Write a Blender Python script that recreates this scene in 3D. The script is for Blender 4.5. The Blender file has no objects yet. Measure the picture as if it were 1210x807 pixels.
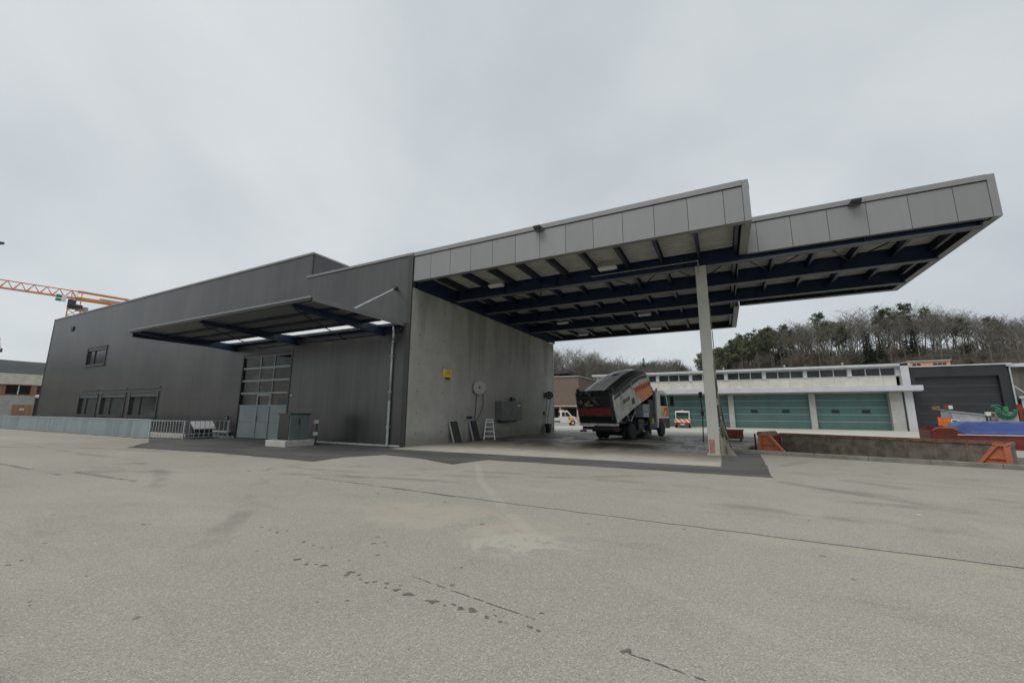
import bpy, math, random
from mathutils import Vector, Matrix
random.seed(7)
R = math.radians
S = bpy.context.scene
COL = S.collection

# ------------------------------------------------------------------ camera
CAMP = (13.62, -15.346, 1.65)
yaw, pitch, roll = -0.476556, 0.173742, 0.005535
F = Vector((math.sin(yaw)*math.cos(pitch), math.cos(yaw)*math.cos(pitch), math.sin(pitch)))
r0 = Vector((math.cos(yaw), -math.sin(yaw), 0)); u0 = r0.cross(F)
rr = math.cos(roll)*r0 + math.sin(roll)*u0
uu = -math.sin(roll)*r0 + math.cos(roll)*u0
cam = bpy.data.cameras.new('camera'); camo = bpy.data.objects.new('camera', cam); COL.objects.link(camo)
camo.matrix_world = Matrix(((rr.x, uu.x, -F.x, CAMP[0]), (rr.y, uu.y, -F.y, CAMP[1]), (rr.z, uu.z, -F.z, CAMP[2]), (0, 0, 0, 1)))
cam.sensor_width = 36; cam.sensor_fit = 'HORIZONTAL'; cam.lens = 478.488/1210*36
cam.clip_start = 0.05; cam.clip_end = 9000
S.camera = camo

# ------------------------------------------------------------------ sky, sun, exposure
SUN_EL, SUN_AZ = 58, 200          # azimuth measured from +Y towards +X
W = bpy.data.worlds.new('World'); S.world = W; W.use_nodes = True
nt = W.node_tree; nt.nodes.clear()
def wn(t, **k):
    n = nt.nodes.new(t)
    for a, b in k.items(): setattr(n, a, b)
    return n
wo = wn('ShaderNodeOutputWorld'); bg = wn('ShaderNodeBackground'); bg.inputs[1].default_value = 0.1
sky = wn('ShaderNodeTexSky', sky_type='NISHITA', sun_disc=False, sun_elevation=R(SUN_EL), sun_rotation=R(SUN_AZ))
tc = wn('ShaderNodeTexCoord'); sep = wn('ShaderNodeSeparateXYZ'); nt.links.new(tc.outputs['Generated'], sep.inputs[0])
zz = wn('ShaderNodeMath', operation='MAXIMUM'); nt.links.new(sep.outputs[2], zz.inputs[0]); zz.inputs[1].default_value = 0
za = wn('ShaderNodeMath', operation='ADD'); nt.links.new(zz.outputs[0], za.inputs[0]); za.inputs[1].default_value = 0.55
dx = wn('ShaderNodeMath', operation='DIVIDE'); nt.links.new(sep.outputs[0], dx.inputs[0]); nt.links.new(za.outputs[0], dx.inputs[1])
dy = wn('ShaderNodeMath', operation='DIVIDE'); nt.links.new(sep.outputs[1], dy.inputs[0]); nt.links.new(za.outputs[0], dy.inputs[1])
cb = wn('ShaderNodeCombineXYZ'); nt.links.new(dx.outputs[0], cb.inputs[0]); nt.links.new(dy.outputs[0], cb.inputs[1])
n1 = wn('ShaderNodeTexNoise'); n1.inputs['Scale'].default_value = 1.35; n1.inputs['Detail'].default_value = 5; n1.inputs['Roughness'].default_value = 0.5
n1.inputs['Distortion'].default_value = 0.15
nt.links.new(cb.outputs[0], n1.inputs['Vector'])
rp = wn('ShaderNodeValToRGB'); nt.links.new(n1.outputs[0], rp.inputs[0])
rp.color_ramp.elements[0].position = 0.27; rp.color_ramp.elements[0].color = (3.6, 3.98, 4.28, 1)
rp.color_ramp.elements[1].position = 0.72; rp.color_ramp.elements[1].color = (5.9, 6.15, 6.25, 1)
mx = wn('ShaderNodeMix', data_type='RGBA'); mx.inputs[0].default_value = 0.06
nt.links.new(rp.outputs[0], mx.inputs[6]); nt.links.new(sky.outputs[0], mx.inputs[7])
nt.links.new(mx.outputs[2], bg.inputs[0]); nt.links.new(bg.outputs[0], wo.inputs[0])
sl = bpy.data.lights.new('sun', 'SUN'); sl.energy = 1.45; sl.angle = R(40); sl.color = (1, 0.97, 0.93)
so = bpy.data.objects.new('sun', sl); COL.objects.link(so)
sd = Vector((math.sin(R(SUN_AZ))*math.cos(R(SUN_EL)), math.cos(R(SUN_AZ))*math.cos(R(SUN_EL)), math.sin(R(SUN_EL))))
so.rotation_euler = sd.to_track_quat('Z', 'Y').to_euler(); so.location = (0, -30, 60)
S.view_settings.view_transform = 'Standard'; S.view_settings.look = 'None'
S.view_settings.gamma = 1; S.view_settings.use_curve_mapping = False; S.view_settings.exposure = 0.36
S.render.engine = 'CYCLES'

# ------------------------------------------------------------------ material helpers
class NT:
    """tiny node-graph writer"""
    def __init__(s, name):
        s.m = bpy.data.materials.new(name); s.m.use_nodes = True
        s.t = s.m.node_tree; s.b = s.t.nodes['Principled BSDF']
        s.pos = s.t.nodes.new('ShaderNodeNewGeometry').outputs['Position']
    def put(s, sock, v):
        if hasattr(v, 'is_output'): s.t.links.new(v, sock)
        else: sock.default_value = v
    def math(s, op, a, b=0.0, c=0.0, clamp=False):
        n = s.t.nodes.new('ShaderNodeMath'); n.operation = op; n.use_clamp = clamp
        s.put(n.inputs[0], a); s.put(n.inputs[1], b); s.put(n.inputs[2], c); return n.outputs[0]
    def vmath(s, op, a, b=(0, 0, 0)):
        n = s.t.nodes.new('ShaderNodeVectorMath'); n.operation = op
        s.put(n.inputs[0], a); s.put(n.inputs[1], b)
        return n.outputs['Value'] if op == 'DOT_PRODUCT' else n.outputs['Vector']
    def noise(s, scale, detail=4, rough=0.55, vec=None, stretch=None, dist=0):
        n = s.t.nodes.new('ShaderNodeTexNoise'); n.inputs['Scale'].default_value = scale
        n.inputs['Detail'].default_value = detail; n.inputs['Roughness'].default_value = rough; n.inputs['Distortion'].default_value = dist
        v = vec or s.pos
        if stretch: v = s.vmath('MULTIPLY', v, stretch)
        s.t.links.new(v, n.inputs['Vector']); return n.outputs['Fac']
    def voro(s, scale, vec=None, feature='F1'):
        n = s.t.nodes.new('ShaderNodeTexVoronoi'); n.inputs['Scale'].default_value = scale; n.feature = feature
        s.t.links.new(vec or s.pos, n.inputs['Vector']); return n.outputs
    def step(s, v, a, b, lo=0.0, hi=1.0):
        n = s.t.nodes.new('ShaderNodeMapRange'); n.interpolation_type = 'SMOOTHSTEP'
        s.put(n.inputs[0], v); n.inputs[1].default_value = a; n.inputs[2].default_value = b; n.inputs[3].default_value = lo; n.inputs[4].default_value = hi
        return n.outputs[0]
    def mix(s, f, a, b, mode='MIX'):
        n = s.t.nodes.new('ShaderNodeMix'); n.data_type = 'RGBA'; n.blend_type = mode
        s.put(n.inputs[0], f); s.put(n.inputs[6], a if hasattr(a, 'is_output') else (*a, 1)); s.put(n.inputs[7], b if hasattr(b, 'is_output') else (*b, 1))
        return n.outputs[2]
    def bump(s, h, strength=0.3, dist=0.01):
        n = s.t.nodes.new('ShaderNodeBump'); n.inputs['Strength'].default_value = strength; n.inputs['Distance'].default_value = dist
        s.put(n.inputs['Height'], h); s.t.links.new(n.outputs[0], s.b.inputs['Normal'])
    def objrand(s):
        return s.t.nodes.new('ShaderNodeObjectInfo').outputs['Random']
    def out(s, col, rough=0.6, metal=0.0, spec=0.5):
        s.put(s.b.inputs['Base Color'], col if hasattr(col, 'is_output') else (*col, 1))
        s.put(s.b.inputs['Roughness'], rough); s.put(s.b.inputs['Metallic'], metal); s.put(s.b.inputs['Specular IOR Level'], spec)
        return s.m
def mul(c, k): return tuple(min(1, x*k) for x in c)
def M(name, col, rough=0.6, metal=0.0, var=0.15, scale=3.0, bump=0.0, spec=0.5, stretch=None, orand=0.0, fine=0.0):
    n = NT(name)
    f = n.noise(scale, 5, 0.6, stretch=stretch)
    c = n.mix(n.step(f, 0.3, 0.7), mul(col, 1-var), mul(col, 1+var))
    if fine:
        g = n.noise(scale*18, 3, 0.6); c = n.mix(n.math('MULTIPLY', n.step(g, .35, .7), fine), c, mul(col, .45))
    if orand:
        k = n.math('MULTIPLY_ADD', n.objrand(), orand*2, 1-orand)
        cc = n.t.nodes.new('ShaderNodeVectorMath'); cc.operation = 'SCALE'; n.t.links.new(c, cc.inputs[0]); n.t.links.new(k, cc.inputs['Scale']); c = cc.outputs[0]
    if bump: n.bump(n.noise(scale*8, 4, 0.6, stretch=stretch), bump, 0.02)
    rg = n.math('MULTIPLY_ADD', n.noise(scale*2.3, 3), 0.2, rough-0.1)
    return n.out(c, rg, metal, spec)

m = {}
m['blue'] = M('blue_steel_paint', (.008, .019, .052), .42, 0, .15)
m['flange'] = M('flange_bounce_grey', (.105, .115, .14), .5, 0, .12)  # ground light on the underside put into the colour of blue flanges
m['navy'] = M('navy_steel_paint', (.012, .018, .035), .4, 0, .15)
m['canopysheet'] = M('grey_canopy_sheet', (.14, .145, .145), .5, 0, .1, 1)
m['deck'] = M('pale_deck_sheet', (.46, .455, .425), .5, 0, .12, 2.0, fine=.15)
m['steel'] = M('galvanised_steel', (.40, .42, .43), .45, .2, .2, 6)
m['darksteel'] = M('dark_steel', (.05, .052, .055), .5, .3, .2, 5)
m['black'] = M('black_plastic', (.012, .012, .013), .5, 0, .2, 5)
m['rubber'] = M('tyre_rubber', (.016, .016, .016), .8, 0, .3, 12, .2)
m['white'] = M('white_paint', (.66, .66, .64), .4, 0, .08, 4, fine=.1)
m['dirtywhite'] = M('road_dirty_white_paint', (.54, .53, .49), .5, 0, .28, 1.6, fine=.25)
m['orange'] = M('orange_paint', (.46, .135, .06), .5, 0, .12, 3, fine=.12)
m['fluor'] = M('fluorescent_orange_foil', (.66, .15, .03), .4, 0, .1, 4)
m['yellow'] = M('yellow_paint', (.75, .50, .02), .5, 0, .1, 4)
m['green'] = M('green_plastic', (.012, .15, .085), .45, 0, .2, 6)
m['aluminium'] = M('aluminium', (.62, .63, .63), .4, .3, .1, 8)
m['red'] = M('dark_red_paint', (.19, .026, .015), .5, 0, .3, 2, fine=.3)
m['rust'] = M('brown_rust_steel', (.19, .162, .128), .8, 0, .4, 2.5, .3, fine=.3)
m['rustrim'] = M('rusty_rim_paint', (.22, .12, .08), .75, 0, .35, 4, .3, fine=.3)
m['lamp'] = M('lamp_diffuser', (.75, .75, .72), .3, 0, .05)
m['interior'] = M('workshop_interior', (.26, .215, .14), .8, 0, .5, .8)
m['bluebox'] = M('blue_machine_paint', (.02, .03, .10), .5, 0, .2)
m['greycab'] = M('green_grey_cabinet_paint', (.135, .16, .16), .42, 0, .07, 2)
m['doorgrey'] = M('grey_door_paint', (.24, .265, .275), .42, 0, .06, 2)
m['redlamp'] = M('red_lamp_lens', (.22, .012, .01), .25, 0, .1)
m['amber'] = M('amber_lens', (.8, .22, .01), .25, 0, .1)
m['house'] = M('salmon_render', (.62, .33, .20), .8, 0, .08, 1)
m['timber'] = M('orange_brown_timber', (.33, .17, .10), .7, 0, .2, 2, stretch=(1, 1, .2))
m['greywall'] = M('grey_render', (.36, .35, .32), .85, 0, .12, .8)
m['barkdark'] = M('dark_bark', (.14, .118, .095), .9, 0, .35, 2)
m['barkgrey'] = M('grey_bark', (.135, .123, .102), .9, 0, .3, 2, orand=.25)
m['twig'] = M('brown_twigs', (.145, .133, .112), .9, 0, .3, 1, orand=.3)
m['needle'] = M('pine_needles', (.092, .105, .055), .8, 0, .45, .9, orand=.3)
m['needledark'] = M('spruce_needles', (.022, .034, .020), .8, 0, .4, .9, orand=.25)
m['hose'] = M('grey_hose', (.055, .058, .056), .55, 0, .2)
m['litter'] = M('leaf_litter', (.062, .052, .040), .95, 0, .4, .35, .4, fine=.3)
m['scrub'] = M('brown_undergrowth', (.13, .112, .085), .95, 0, .4, .8, orand=.3)
m['farwood'] = M('far_wood_foliage', (.075, .074, .056), .95, 0, .45, .12)
m['mount'] = M('mountain_forest', (.022, .028, .032), .95, 0, .35, .01)
m['mesh'] = M('expanded_metal', (.07, .072, .07), .6, .4, .3, 20)
m['patchrust'] = M('orange_brown_primer', (.40, .20, .12), .7, 0, .3, 6)
m['cranered'] = M('crane_red_paint', (.62, .21, .09), .5, 0, .1, 1)
m['craneor'] = M('crane_orange_paint', (.70, .27, .06), .5, 0, .1, 1)
m['plinth'] = M('pale_concrete_block', (.47, .46, .43), .85, 0, .12, 4, .2, fine=.15)
m['kerb'] = M('kerb_concrete', (.20, .19, .16), .9, 0, .2, 2, .3, fine=.25)
m['bandconc'] = M('stained_pale_concrete', (.60, .58, .50), .85, 0, .12, 1.2, fine=.18)
m['ledge'] = M('lavender_grey_sheet', (.50, .51, .55), .5, 0, .06, 1)
m['roofgrey'] = M('roof_edge_grey', (.50, .51, .52), .5, 0, .08, 1)
m['pillar'] = M('grey_concrete_pillar', (.40, .40, .38), .85, 0, .12, 1.5, fine=.12)

# glass: dark, glossy, lightly see-through
def glassmat(name, col, trans=.75):
    n = NT(name); n.out(col, .06, 0, .6)
    n.b.inputs['Transmission Weight'].default_value = trans; n.b.inputs['IOR'].default_value = 1.25
    return n.m
m['glass'] = glassmat('window_glass', (.62, .64, .64), 1.0)
m['darkglass'] = M('dark_window_glass', (.02, .022, .024), .12, 0, .2, 1, spec=.6)
m['clerglass'] = M('clerestory_glass', (.035, .037, .04), .22, 0, .3, .8, spec=.35)
m['screen'] = M('vehicle_glass', (.015, .018, .018), .08, 0, .1, 1, spec=.7)
def skylight():
    n = NT('opal_skylight'); tr = n.t.nodes.new('ShaderNodeBsdfTransparent'); tr.inputs[0].default_value = (.9, .92, .92, 1)
    n.out((.75, .77, .78), .3); mxs = n.t.nodes.new('ShaderNodeMixShader'); mxs.inputs[0].default_value = .75; tl = n.t.nodes.new('ShaderNodeBsdfTranslucent'); tl.inputs[0].default_value = (.9, .91, .91, 1)
    n.t.links.new(tr.outputs[0], mxs.inputs[1]); n.t.links.new(tl.outputs[0], mxs.inputs[2]); n.t.links.new(mxs.outputs[0], n.t.nodes['Material Output'].inputs[0]); return n.m
m['opal'] = skylight()

def facade():
    n = NT('anthracite_cladding')
    st = n.noise(1.0, 4, .6, stretch=(1.6, 1.6, .12))
    sm = n.noise(.25, 3, .5)
    c = n.mix(n.step(st, .3, .7), (.086, .085, .083), (.106, .105, .102))
    c = n.mix(n.math('MULTIPLY', n.step(sm, .4, .65), .35), c, (.145, .141, .133))
    fn = n.noise(1.0, 3, .6, stretch=(7, 7, .06)); c = n.mix(n.math('MULTIPLY', n.step(fn, .45, .7), .3), c, (.092, .091, .088))
    c = n.mix(n.math('MULTIPLY', n.step(n.noise(1.0, 4, .6, stretch=(2.5, 2.5, .05)), .6, .75), .28), c, (.165, .16, .15))
    k = n.math('MULTIPLY_ADD', n.objrand(), .08, .96)
    sc = n.t.nodes.new('ShaderNodeVectorMath'); sc.operation = 'SCALE'; n.t.links.new(c, sc.inputs[0]); n.t.links.new(k, sc.inputs['Scale'])
    n.bump(n.noise(.9, 2, .5, stretch=(1, 1, .25)), .12, .05)
    return n.out(sc.outputs[0], n.math('MULTIPLY_ADD', st, .12, .27), 0.72, .5)
m['clad'] = facade()
def fasciam():
    n = NT('grey_fascia_cassette')
    st = n.noise(1.4, 4, .6, stretch=(2.2, 2.2, .25))
    c = n.mix(n.step(st, .3, .75), (.218, .219, .221), (.230, .230, .231))
    drip = n.noise(3.5, 4, .7, stretch=(1.5, 1.5, .08))
    c = n.mix(n.math('MULTIPLY', n.step(drip, .58, .75), .04), c, (.13, .128, .122))
    k = n.math('MULTIPLY_ADD', n.objrand(), .1, .95)
    sc = n.t.nodes.new('ShaderNodeVectorMath'); sc.operation = 'SCALE'; n.t.links.new(c, sc.inputs[0]); n.t.links.new(k, sc.inputs['Scale'])
    n.bump(n.noise(.8, 2, .5), .08, .04)
    return n.out(sc.outputs[0], .42, 0, .5)
m['fascia'] = fasciam()
m['trim'] = M('grey_trim', (.19, .19, .19), .42, 0, .08, 1)
m['shadowgap'] = M('black_gap_backing', (.01, .01, .01), .8)
m['darktrim'] = M('anthracite_trim', (.036, .036, .035), .4, 0, .1, 1)
def concrete():
    n = NT('cast_concrete')
    a = n.noise(.6, 6, .65); b = n.noise(5, 5, .7, stretch=(1, 1, .12)); d = n.noise(40, 3)
    c = n.mix(n.step(a, .3, .7), (.37, .365, .335), (.43, .425, .39))
    c = n.mix(n.math('MULTIPLY', n.step(b, .52, .75), .25), c, (.24, .235, .21))
    c = n.mix(n.math('MULTIPLY', n.step(d, .55, .75), .2), c, (.2, .2, .18))
    k = n.math('MULTIPLY_ADD', n.objrand(), .12, .94)
    sc = n.t.nodes.new('ShaderNodeVectorMath'); sc.operation = 'SCALE'; n.t.links.new(c, sc.inputs[0]); n.t.links.new(k, sc.inputs['Scale'])
    n.bump(n.noise(9, 5), .12, .02)
    return n.out(sc.outputs[0], .82)
def concrete_wall():
    n = NT('streaked_wall_concrete'); sp_ = n.t.nodes.new('ShaderNodeSeparateXYZ'); n.t.links.new(n.pos, sp_.inputs[0])
    a = n.noise(.6, 6, .65); b = n.noise(5, 5, .7, stretch=(1, 1, .12)); d = n.noise(40, 3)
    c = n.mix(n.step(a, .3, .7), (.345, .34, .31), (.43, .425, .39))
    c = n.mix(n.math('MULTIPLY', n.step(b, .5, .75), .3), c, (.23, .225, .2)); c = n.mix(n.math('MULTIPLY', n.step(d, .55, .75), .2), c, (.22, .22, .2))
    top_streaks = n.math('ADD', n.noise(1.0, 5, .65, stretch=(1, .9, .05)), n.math('MULTIPLY_ADD', sp_.outputs[2], .045, -.25))
    c = n.mix(n.math('MULTIPLY', n.step(top_streaks, .50, .68), .5), c, (.15, .145, .125))  # vertical streaks, denser and darker towards the top of the wall
    spl = n.math('SUBTRACT', n.math('MULTIPLY', n.noise(1.3, 5, .7), 1.3), sp_.outputs[2])
    c = n.mix(n.math('MULTIPLY', n.step(spl, -.2, .5), .5), c, (.16, .145, .11))
    k = n.math('MULTIPLY_ADD', n.objrand(), .14, .93)
    sc = n.t.nodes.new('ShaderNodeVectorMath'); sc.operation = 'SCALE'; n.t.links.new(c, sc.inputs[0]); n.t.links.new(k, sc.inputs['Scale'])
    n.bump(n.noise(9, 5), .12, .02); return n.out(sc.outputs[0], .82)
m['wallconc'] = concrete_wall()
m['concrete'] = concrete()
def brickm():
    n = NT('brown_brick_far')
    b = n.t.nodes.new('ShaderNodeTexBrick'); b.inputs['Scale'].default_value = 1.0
    sepx = n.t.nodes.new('ShaderNodeSeparateXYZ'); n.t.links.new(n.pos, sepx.inputs[0])
    cbx = n.t.nodes.new('ShaderNodeCombineXYZ'); n.t.links.new(n.math('ADD', sepx.outputs[0], sepx.outputs[1]), cbx.inputs[0]); n.t.links.new(sepx.outputs[2], cbx.inputs[1])
    n.t.links.new(cbx.outputs[0], b.inputs['Vector'])
    b.inputs['Brick Width'].default_value = .3; b.inputs['Row Height'].default_value = .09; b.inputs['Mortar Size'].default_value = .012
    b.inputs['Color1'].default_value = (.15, .112, .086, 1); b.inputs['Color2'].default_value = (.18, .138, .107, 1); b.inputs['Mortar'].default_value = (.185, .155, .125, 1)
    c = n.mix(n.math('MULTIPLY', n.noise(.5, 4), .4), b.outputs[0], (.16, .11, .09))
    return n.out(c, .9)
m['brick'] = brickm()
def teal():
    n = NT('teal_door_panel')
    a = n.noise(.8, 5, .6, stretch=(1, 1, .3))
    c = n.mix(n.step(a, .3, .7), (.072, .140, .130), (.090, .168, .156))
    return n.out(c, .5, 0, .4)
m['teal'] = teal()
m['tealline'] = M('teal_door_joint', (.33, .46, .44), .5, 0, .05)
m['anthdoor'] = M('anthracite_door', (.019, .021, .025), .5, 0, .15, 1)
m['anthline'] = M('anthracite_door_joint', (.06, .066, .07), .5, 0, .05)
def tarp():
    n = NT('blue_tarpaulin'); a = n.noise(1.5, 4)
    n.bump(n.noise(2.5, 4, .6, dist=1.5), .5, .06)
    return n.out(n.mix(a, (.02, .048, .20), (.028, .066, .26)), .42)
m['tarp'] = tarp()
def stripes(name, c1, c2, w, axis=(1, 0, 1)):
    n = NT(name); tcn = n.t.nodes.new('ShaderNodeTexCoord')
    d = n.vmath('DOT_PRODUCT', tcn.outputs['Object'], axis)
    f = n.math('GREATER_THAN', n.math('FRACT', n.math('DIVIDE', d, w)), .5)
    c = n.mix(f, c1, c2); g = n.noise(5, 4); c = n.mix(n.math('MULTIPLY', n.step(g, .5, .8), .3), c, (.12, .1, .09))
    return n.out(c, .45)
m['chev'] = stripes('orange_white_warning_foil', (.80, .13, .02), (.70, .68, .62), .5)
m['chevhop'] = stripes('orange_red_warning_foil', (.80, .12, .015), (.72, .36, .12), .3, (0, 1, .6))
m['chevred'] = stripes('orange_yellow_livery_foil', (.78, .12, .02), (.80, .48, .08), .5, (0, 1, .8))

def ground():
    n = NT('weathered_asphalt')
    big = n.noise(.09, 5, .6); mid = n.noise(.7, 6, .65, dist=.4); fine = n.noise(75, 3, .7); agg = n.voro(110)
    c = n.mix(n.step(big, .3, .7), (.275, .261, .221), (.337, .321, .276))
    c = n.mix(n.math('MULTIPLY', n.step(mid, .35, .75), .45), c, (.262, .250, .200))
    # the traffic-worn lighter and dirtier zones
    c = n.mix(n.math('MULTIPLY', n.step(n.noise(.28, 5, .6, stretch=(.5, 1.3, 1), dist=.6), .55, .72), .34), c, (.42, .385, .33))
    c = n.mix(n.math('MULTIPLY', n.step(n.noise(.35, 6, .65, stretch=(.45, 1.6, 1), dist=.8), .55, .75), .6), c, (.195, .182, .15))
    # aggregate speckle
    ag = n.t.nodes.new('ShaderNodeSeparateColor'); n.t.links.new(agg['Color'], ag.inputs[0])
    c = n.mix(n.math('MULTIPLY', n.step(ag.outputs[0], .0, .42, 1, 0), .45), c, (.13, .122, .098))
    c = n.mix(n.math('MULTIPLY', n.step(ag.outputs[1], .72, 1.0), .5), c, (.58, .55, .47))
    c = n.mix(n.math('MULTIPLY', n.step(fine, .5, .75), .28), c, (.15, .145, .13))
    def line(c, p0, p1, w, col, op, amp=.04, nscale=1.3, gap=None, soft=.5):
        a = Vector((*p0, 0)); d = Vector((*p1, 0))-a; L = d.length; d.normalize(); nn = Vector((-d.y, d.x, 0))
        rel = n.vmath('SUBTRACT', n.pos, tuple(a))
        u = n.vmath('DOT_PRODUCT', rel, tuple(d)); v = n.vmath('DOT_PRODUCT', rel, tuple(nn))
        wob = n.math('MULTIPLY_ADD', n.noise(nscale, 4, .6), amp*2, -amp)
        v = n.math('ABSOLUTE', n.math('ADD', v, wob))
        mk = n.step(v, w*(1-soft), w, 1, 0)
        mk = n.math('MULTIPLY', mk, n.step(u, 0, .15)); mk = n.math('MULTIPLY', mk, n.step(u, L-.15, L, 1, 0))
        if gap: mk = n.math('MULTIPLY', mk, n.step(n.noise(gap[0], 3, .5), gap[1], gap[1]+.06))
        return n.mix(n.math('MULTIPLY', mk, op), c, col)
    dk = (.065, .062, .055); pale = (.46, .43, .37)
    c = line(c, (6.3, -3.6), (7.98, -6.15), .12, pale, .28, .10, 1)
    c = line(c, (7.9, -6.1), (9.34, -7.85), .12, pale, .24, .10, 1)
    c = line(c, (9.3, -7.8), (11.3, -10.1), .13, pale, .2, .12, 1, (1.2, .4))
    c = line(c, (11.2, -9.9), (15.5, -12.3), .18, pale, .14, .15, 1, (1.2, .45))
    c = line(c, (13.5, -8.62), (18.5, -8.8), .22, (.42, .38, .31), .25, .2, .8, (1.0, .45))
    c = line(c, (4.0, -8.05), (9.9, -8.30), .035, dk, .8, .05, 1.6, (.9, .38))
    c = line(c, (9.7, -8.29), (24, -8.62), .028, dk, .9, .045, 2.0)
    c = line(c, (6.9, -8.2), (9.2, -8.30), .055, dk, .75, .05, 1.6, (1.5, .42))
    c = line(c, (10.6, -11.79), (12.2, -12.02), .014, dk, .8, .012, 3, (16, .44))
    c = line(c, (12.8, -12.12), (14.2, -12.33), .016, dk, .8, .012, 3, (15, .45))
    c = line(c, (-7.5, -11.0), (-1.8, -10.95), .09, dk, .55, .08, 1, (.8, .42))
    c = line(c, (-2.4, -10.58), (1.6, -10.45), .09, dk, .5, .08, 1, (.8, .45))
    c = line(c, (1.4, -7.3), (4.0, -10.9), .07, dk, .42, .1, 1, (.7, .48))
    c = line(c, (4.5, -6.0), (14, -5.6), .05, dk, .30, .1, .6, (.8, .5))
    c = line(c, (14.5, -3.5), (24, -4.6), .35, dk, .20, .3, .6, (.9, .5), .9)
    c = line(c, (15.0, 1.0), (25, -1.5), .40, dk, .22, .3, .6, (.9, .5), .9)
    c = line(c, (-20, -8.0), (-6, -8.7), .30, dk, .22, .25, .5, (.6, .48), .9)
    def drips(c, p0, p1, w, sc, keep, op, seed):
        a = Vector((*p0, 0)); d = Vector((*p1, 0))-a; L = d.length; d.normalize(); nn = Vector((-d.y, d.x, 0))
        rel = n.vmath('SUBTRACT', n.pos, tuple(a)); u = n.vmath('DOT_PRODUCT', rel, tuple(d)); v = n.vmath('DOT_PRODUCT', rel, tuple(nn))
        wob = n.vmath('ADD', n.vmath('MULTIPLY', n.pos, (1, 1, 0)), (seed, 0, 0))
        nz = n.t.nodes.new('ShaderNodeTexNoise'); nz.inputs['Scale'].default_value = 14; nz.inputs['Detail'].default_value = 3; n.t.links.new(n.pos, nz.inputs['Vector'])
        wv = n.t.nodes.new('ShaderNodeVectorMath'); wv.operation = 'MULTIPLY_ADD'; n.t.links.new(nz.outputs['Color'], wv.inputs[0]); wv.inputs[1].default_value = (.06, .06, 0); n.t.links.new(wob, wv.inputs[2])
        vo_ = n.voro(sc, wv.outputs[0]); sp_ = n.t.nodes.new('ShaderNodeSeparateColor'); n.t.links.new(vo_['Color'], sp_.inputs[0])
        rad = n.math('MULTIPLY_ADD', sp_.outputs[1], .32, .10)
        mk = n.step(n.math('SUBTRACT', vo_['Distance'], rad), -.06, .05, 1, 0)
        mk = n.math('MULTIPLY', mk, n.math('LESS_THAN', sp_.outputs[0], keep))
        mk = n.math('MULTIPLY', mk, n.step(n.math('ABSOLUTE', v), w*.6, w, 1, 0)); mk = n.math('MULTIPLY', mk, n.step(u, 0, .3)); mk = n.math('MULTIPLY', mk, n.step(u, L-.3, L, 1, 0))
        return n.mix(n.math('MULTIPLY', mk, op), c, dk)
    # pale scrape and small dark spots
    def ring(c, p, rad, w, op, gap, thr):
        l = n.t.nodes.new('ShaderNodeVectorMath'); l.operation = 'LENGTH'; n.t.links.new(n.vmath('MULTIPLY', n.vmath('SUBTRACT', n.pos, (*p, 0)), (1, 1, 0)), l.inputs[0])
        v = n.math('ABSOLUTE', n.math('ADD', n.math('SUBTRACT', l.outputs['Value'], rad), n.math('MULTIPLY_ADD', n.noise(.5, 4), .3, -.15)))
        mk = n.math('MULTIPLY', n.step(v, w*.3, w, 1, 0), n.step(n.noise(gap, 4, .6), thr, thr+.16))
        return n.mix(n.math('MULTIPLY', mk, op), c, dk)
    for p, rad in (((24, 6), 11.0), ((24, 6), 12.8), ((-6, -26), 17.5), ((-6, -26), 19.4), ((12, -34), 27.5), ((12, -34), 29.3), ((2, 8), 15.0)): c = ring(c, p, rad, .26, .30, .35, .47)
    c = drips(c, (3, -9.5), (20, -10.2), 2.2, 7, .012, .5, 9)
    def blob(c, p, rx, ry, col, op, gap):
        rel = n.vmath('MULTIPLY', n.vmath('SUBTRACT', n.pos, (*p, 0)), (1/rx, 1/ry, 0))
        l = n.t.nodes.new('ShaderNodeVectorMath'); l.operation = 'LENGTH'; n.t.links.new(rel, l.inputs[0])
        mk = n.step(n.math('ADD', l.outputs['Value'], n.math('MULTIPLY_ADD', n.noise(2.2, 5, .6), 1.2, -.6)), .4, 1.0, 1, 0)
        mk = n.math('MULTIPLY', mk, n.step(n.noise(gap[0], 4, .6, dist=1), gap[1], gap[1]+.12))
        return n.mix(n.math('MULTIPLY', mk, op), c, col)
    c = blob(c, (11.15, -10.35), 1.0, .7, (.47, .435, .37), .45, (2.0, .42))
    c = blob(c, (9.5, -9.7), 2.6, 1.1, (.40, .345, .285), .5, (.9, .4))
    c = blob(c, (10.1, -11.1), .7, .4, dk, .7, (9, .63))
    c = blob(c, (16.5, -6.5), 2.5, .8, (.40, .37, .31), .35, (1, .45))
    sp = n.voro(1.1); c = n.mix(n.math('MULTIPLY', n.step(sp['Distance'], .018, .045, 1, 0), .6), c, dk)
    sp2 = n.voro(.55); c = n.mix(n.math('MULTIPLY', n.step(sp2['Distance'], .010, .03, 1, 0), .8), c, (.6, .58, .52))
    n.bump(n.math('ADD', n.math('MULTIPLY', agg['Distance'], 1.0), n.math('MULTIPLY', fine, .6)), .5, .006)
    return n.out(c, .88, 0, .3)
m['asphalt'] = ground()
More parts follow.
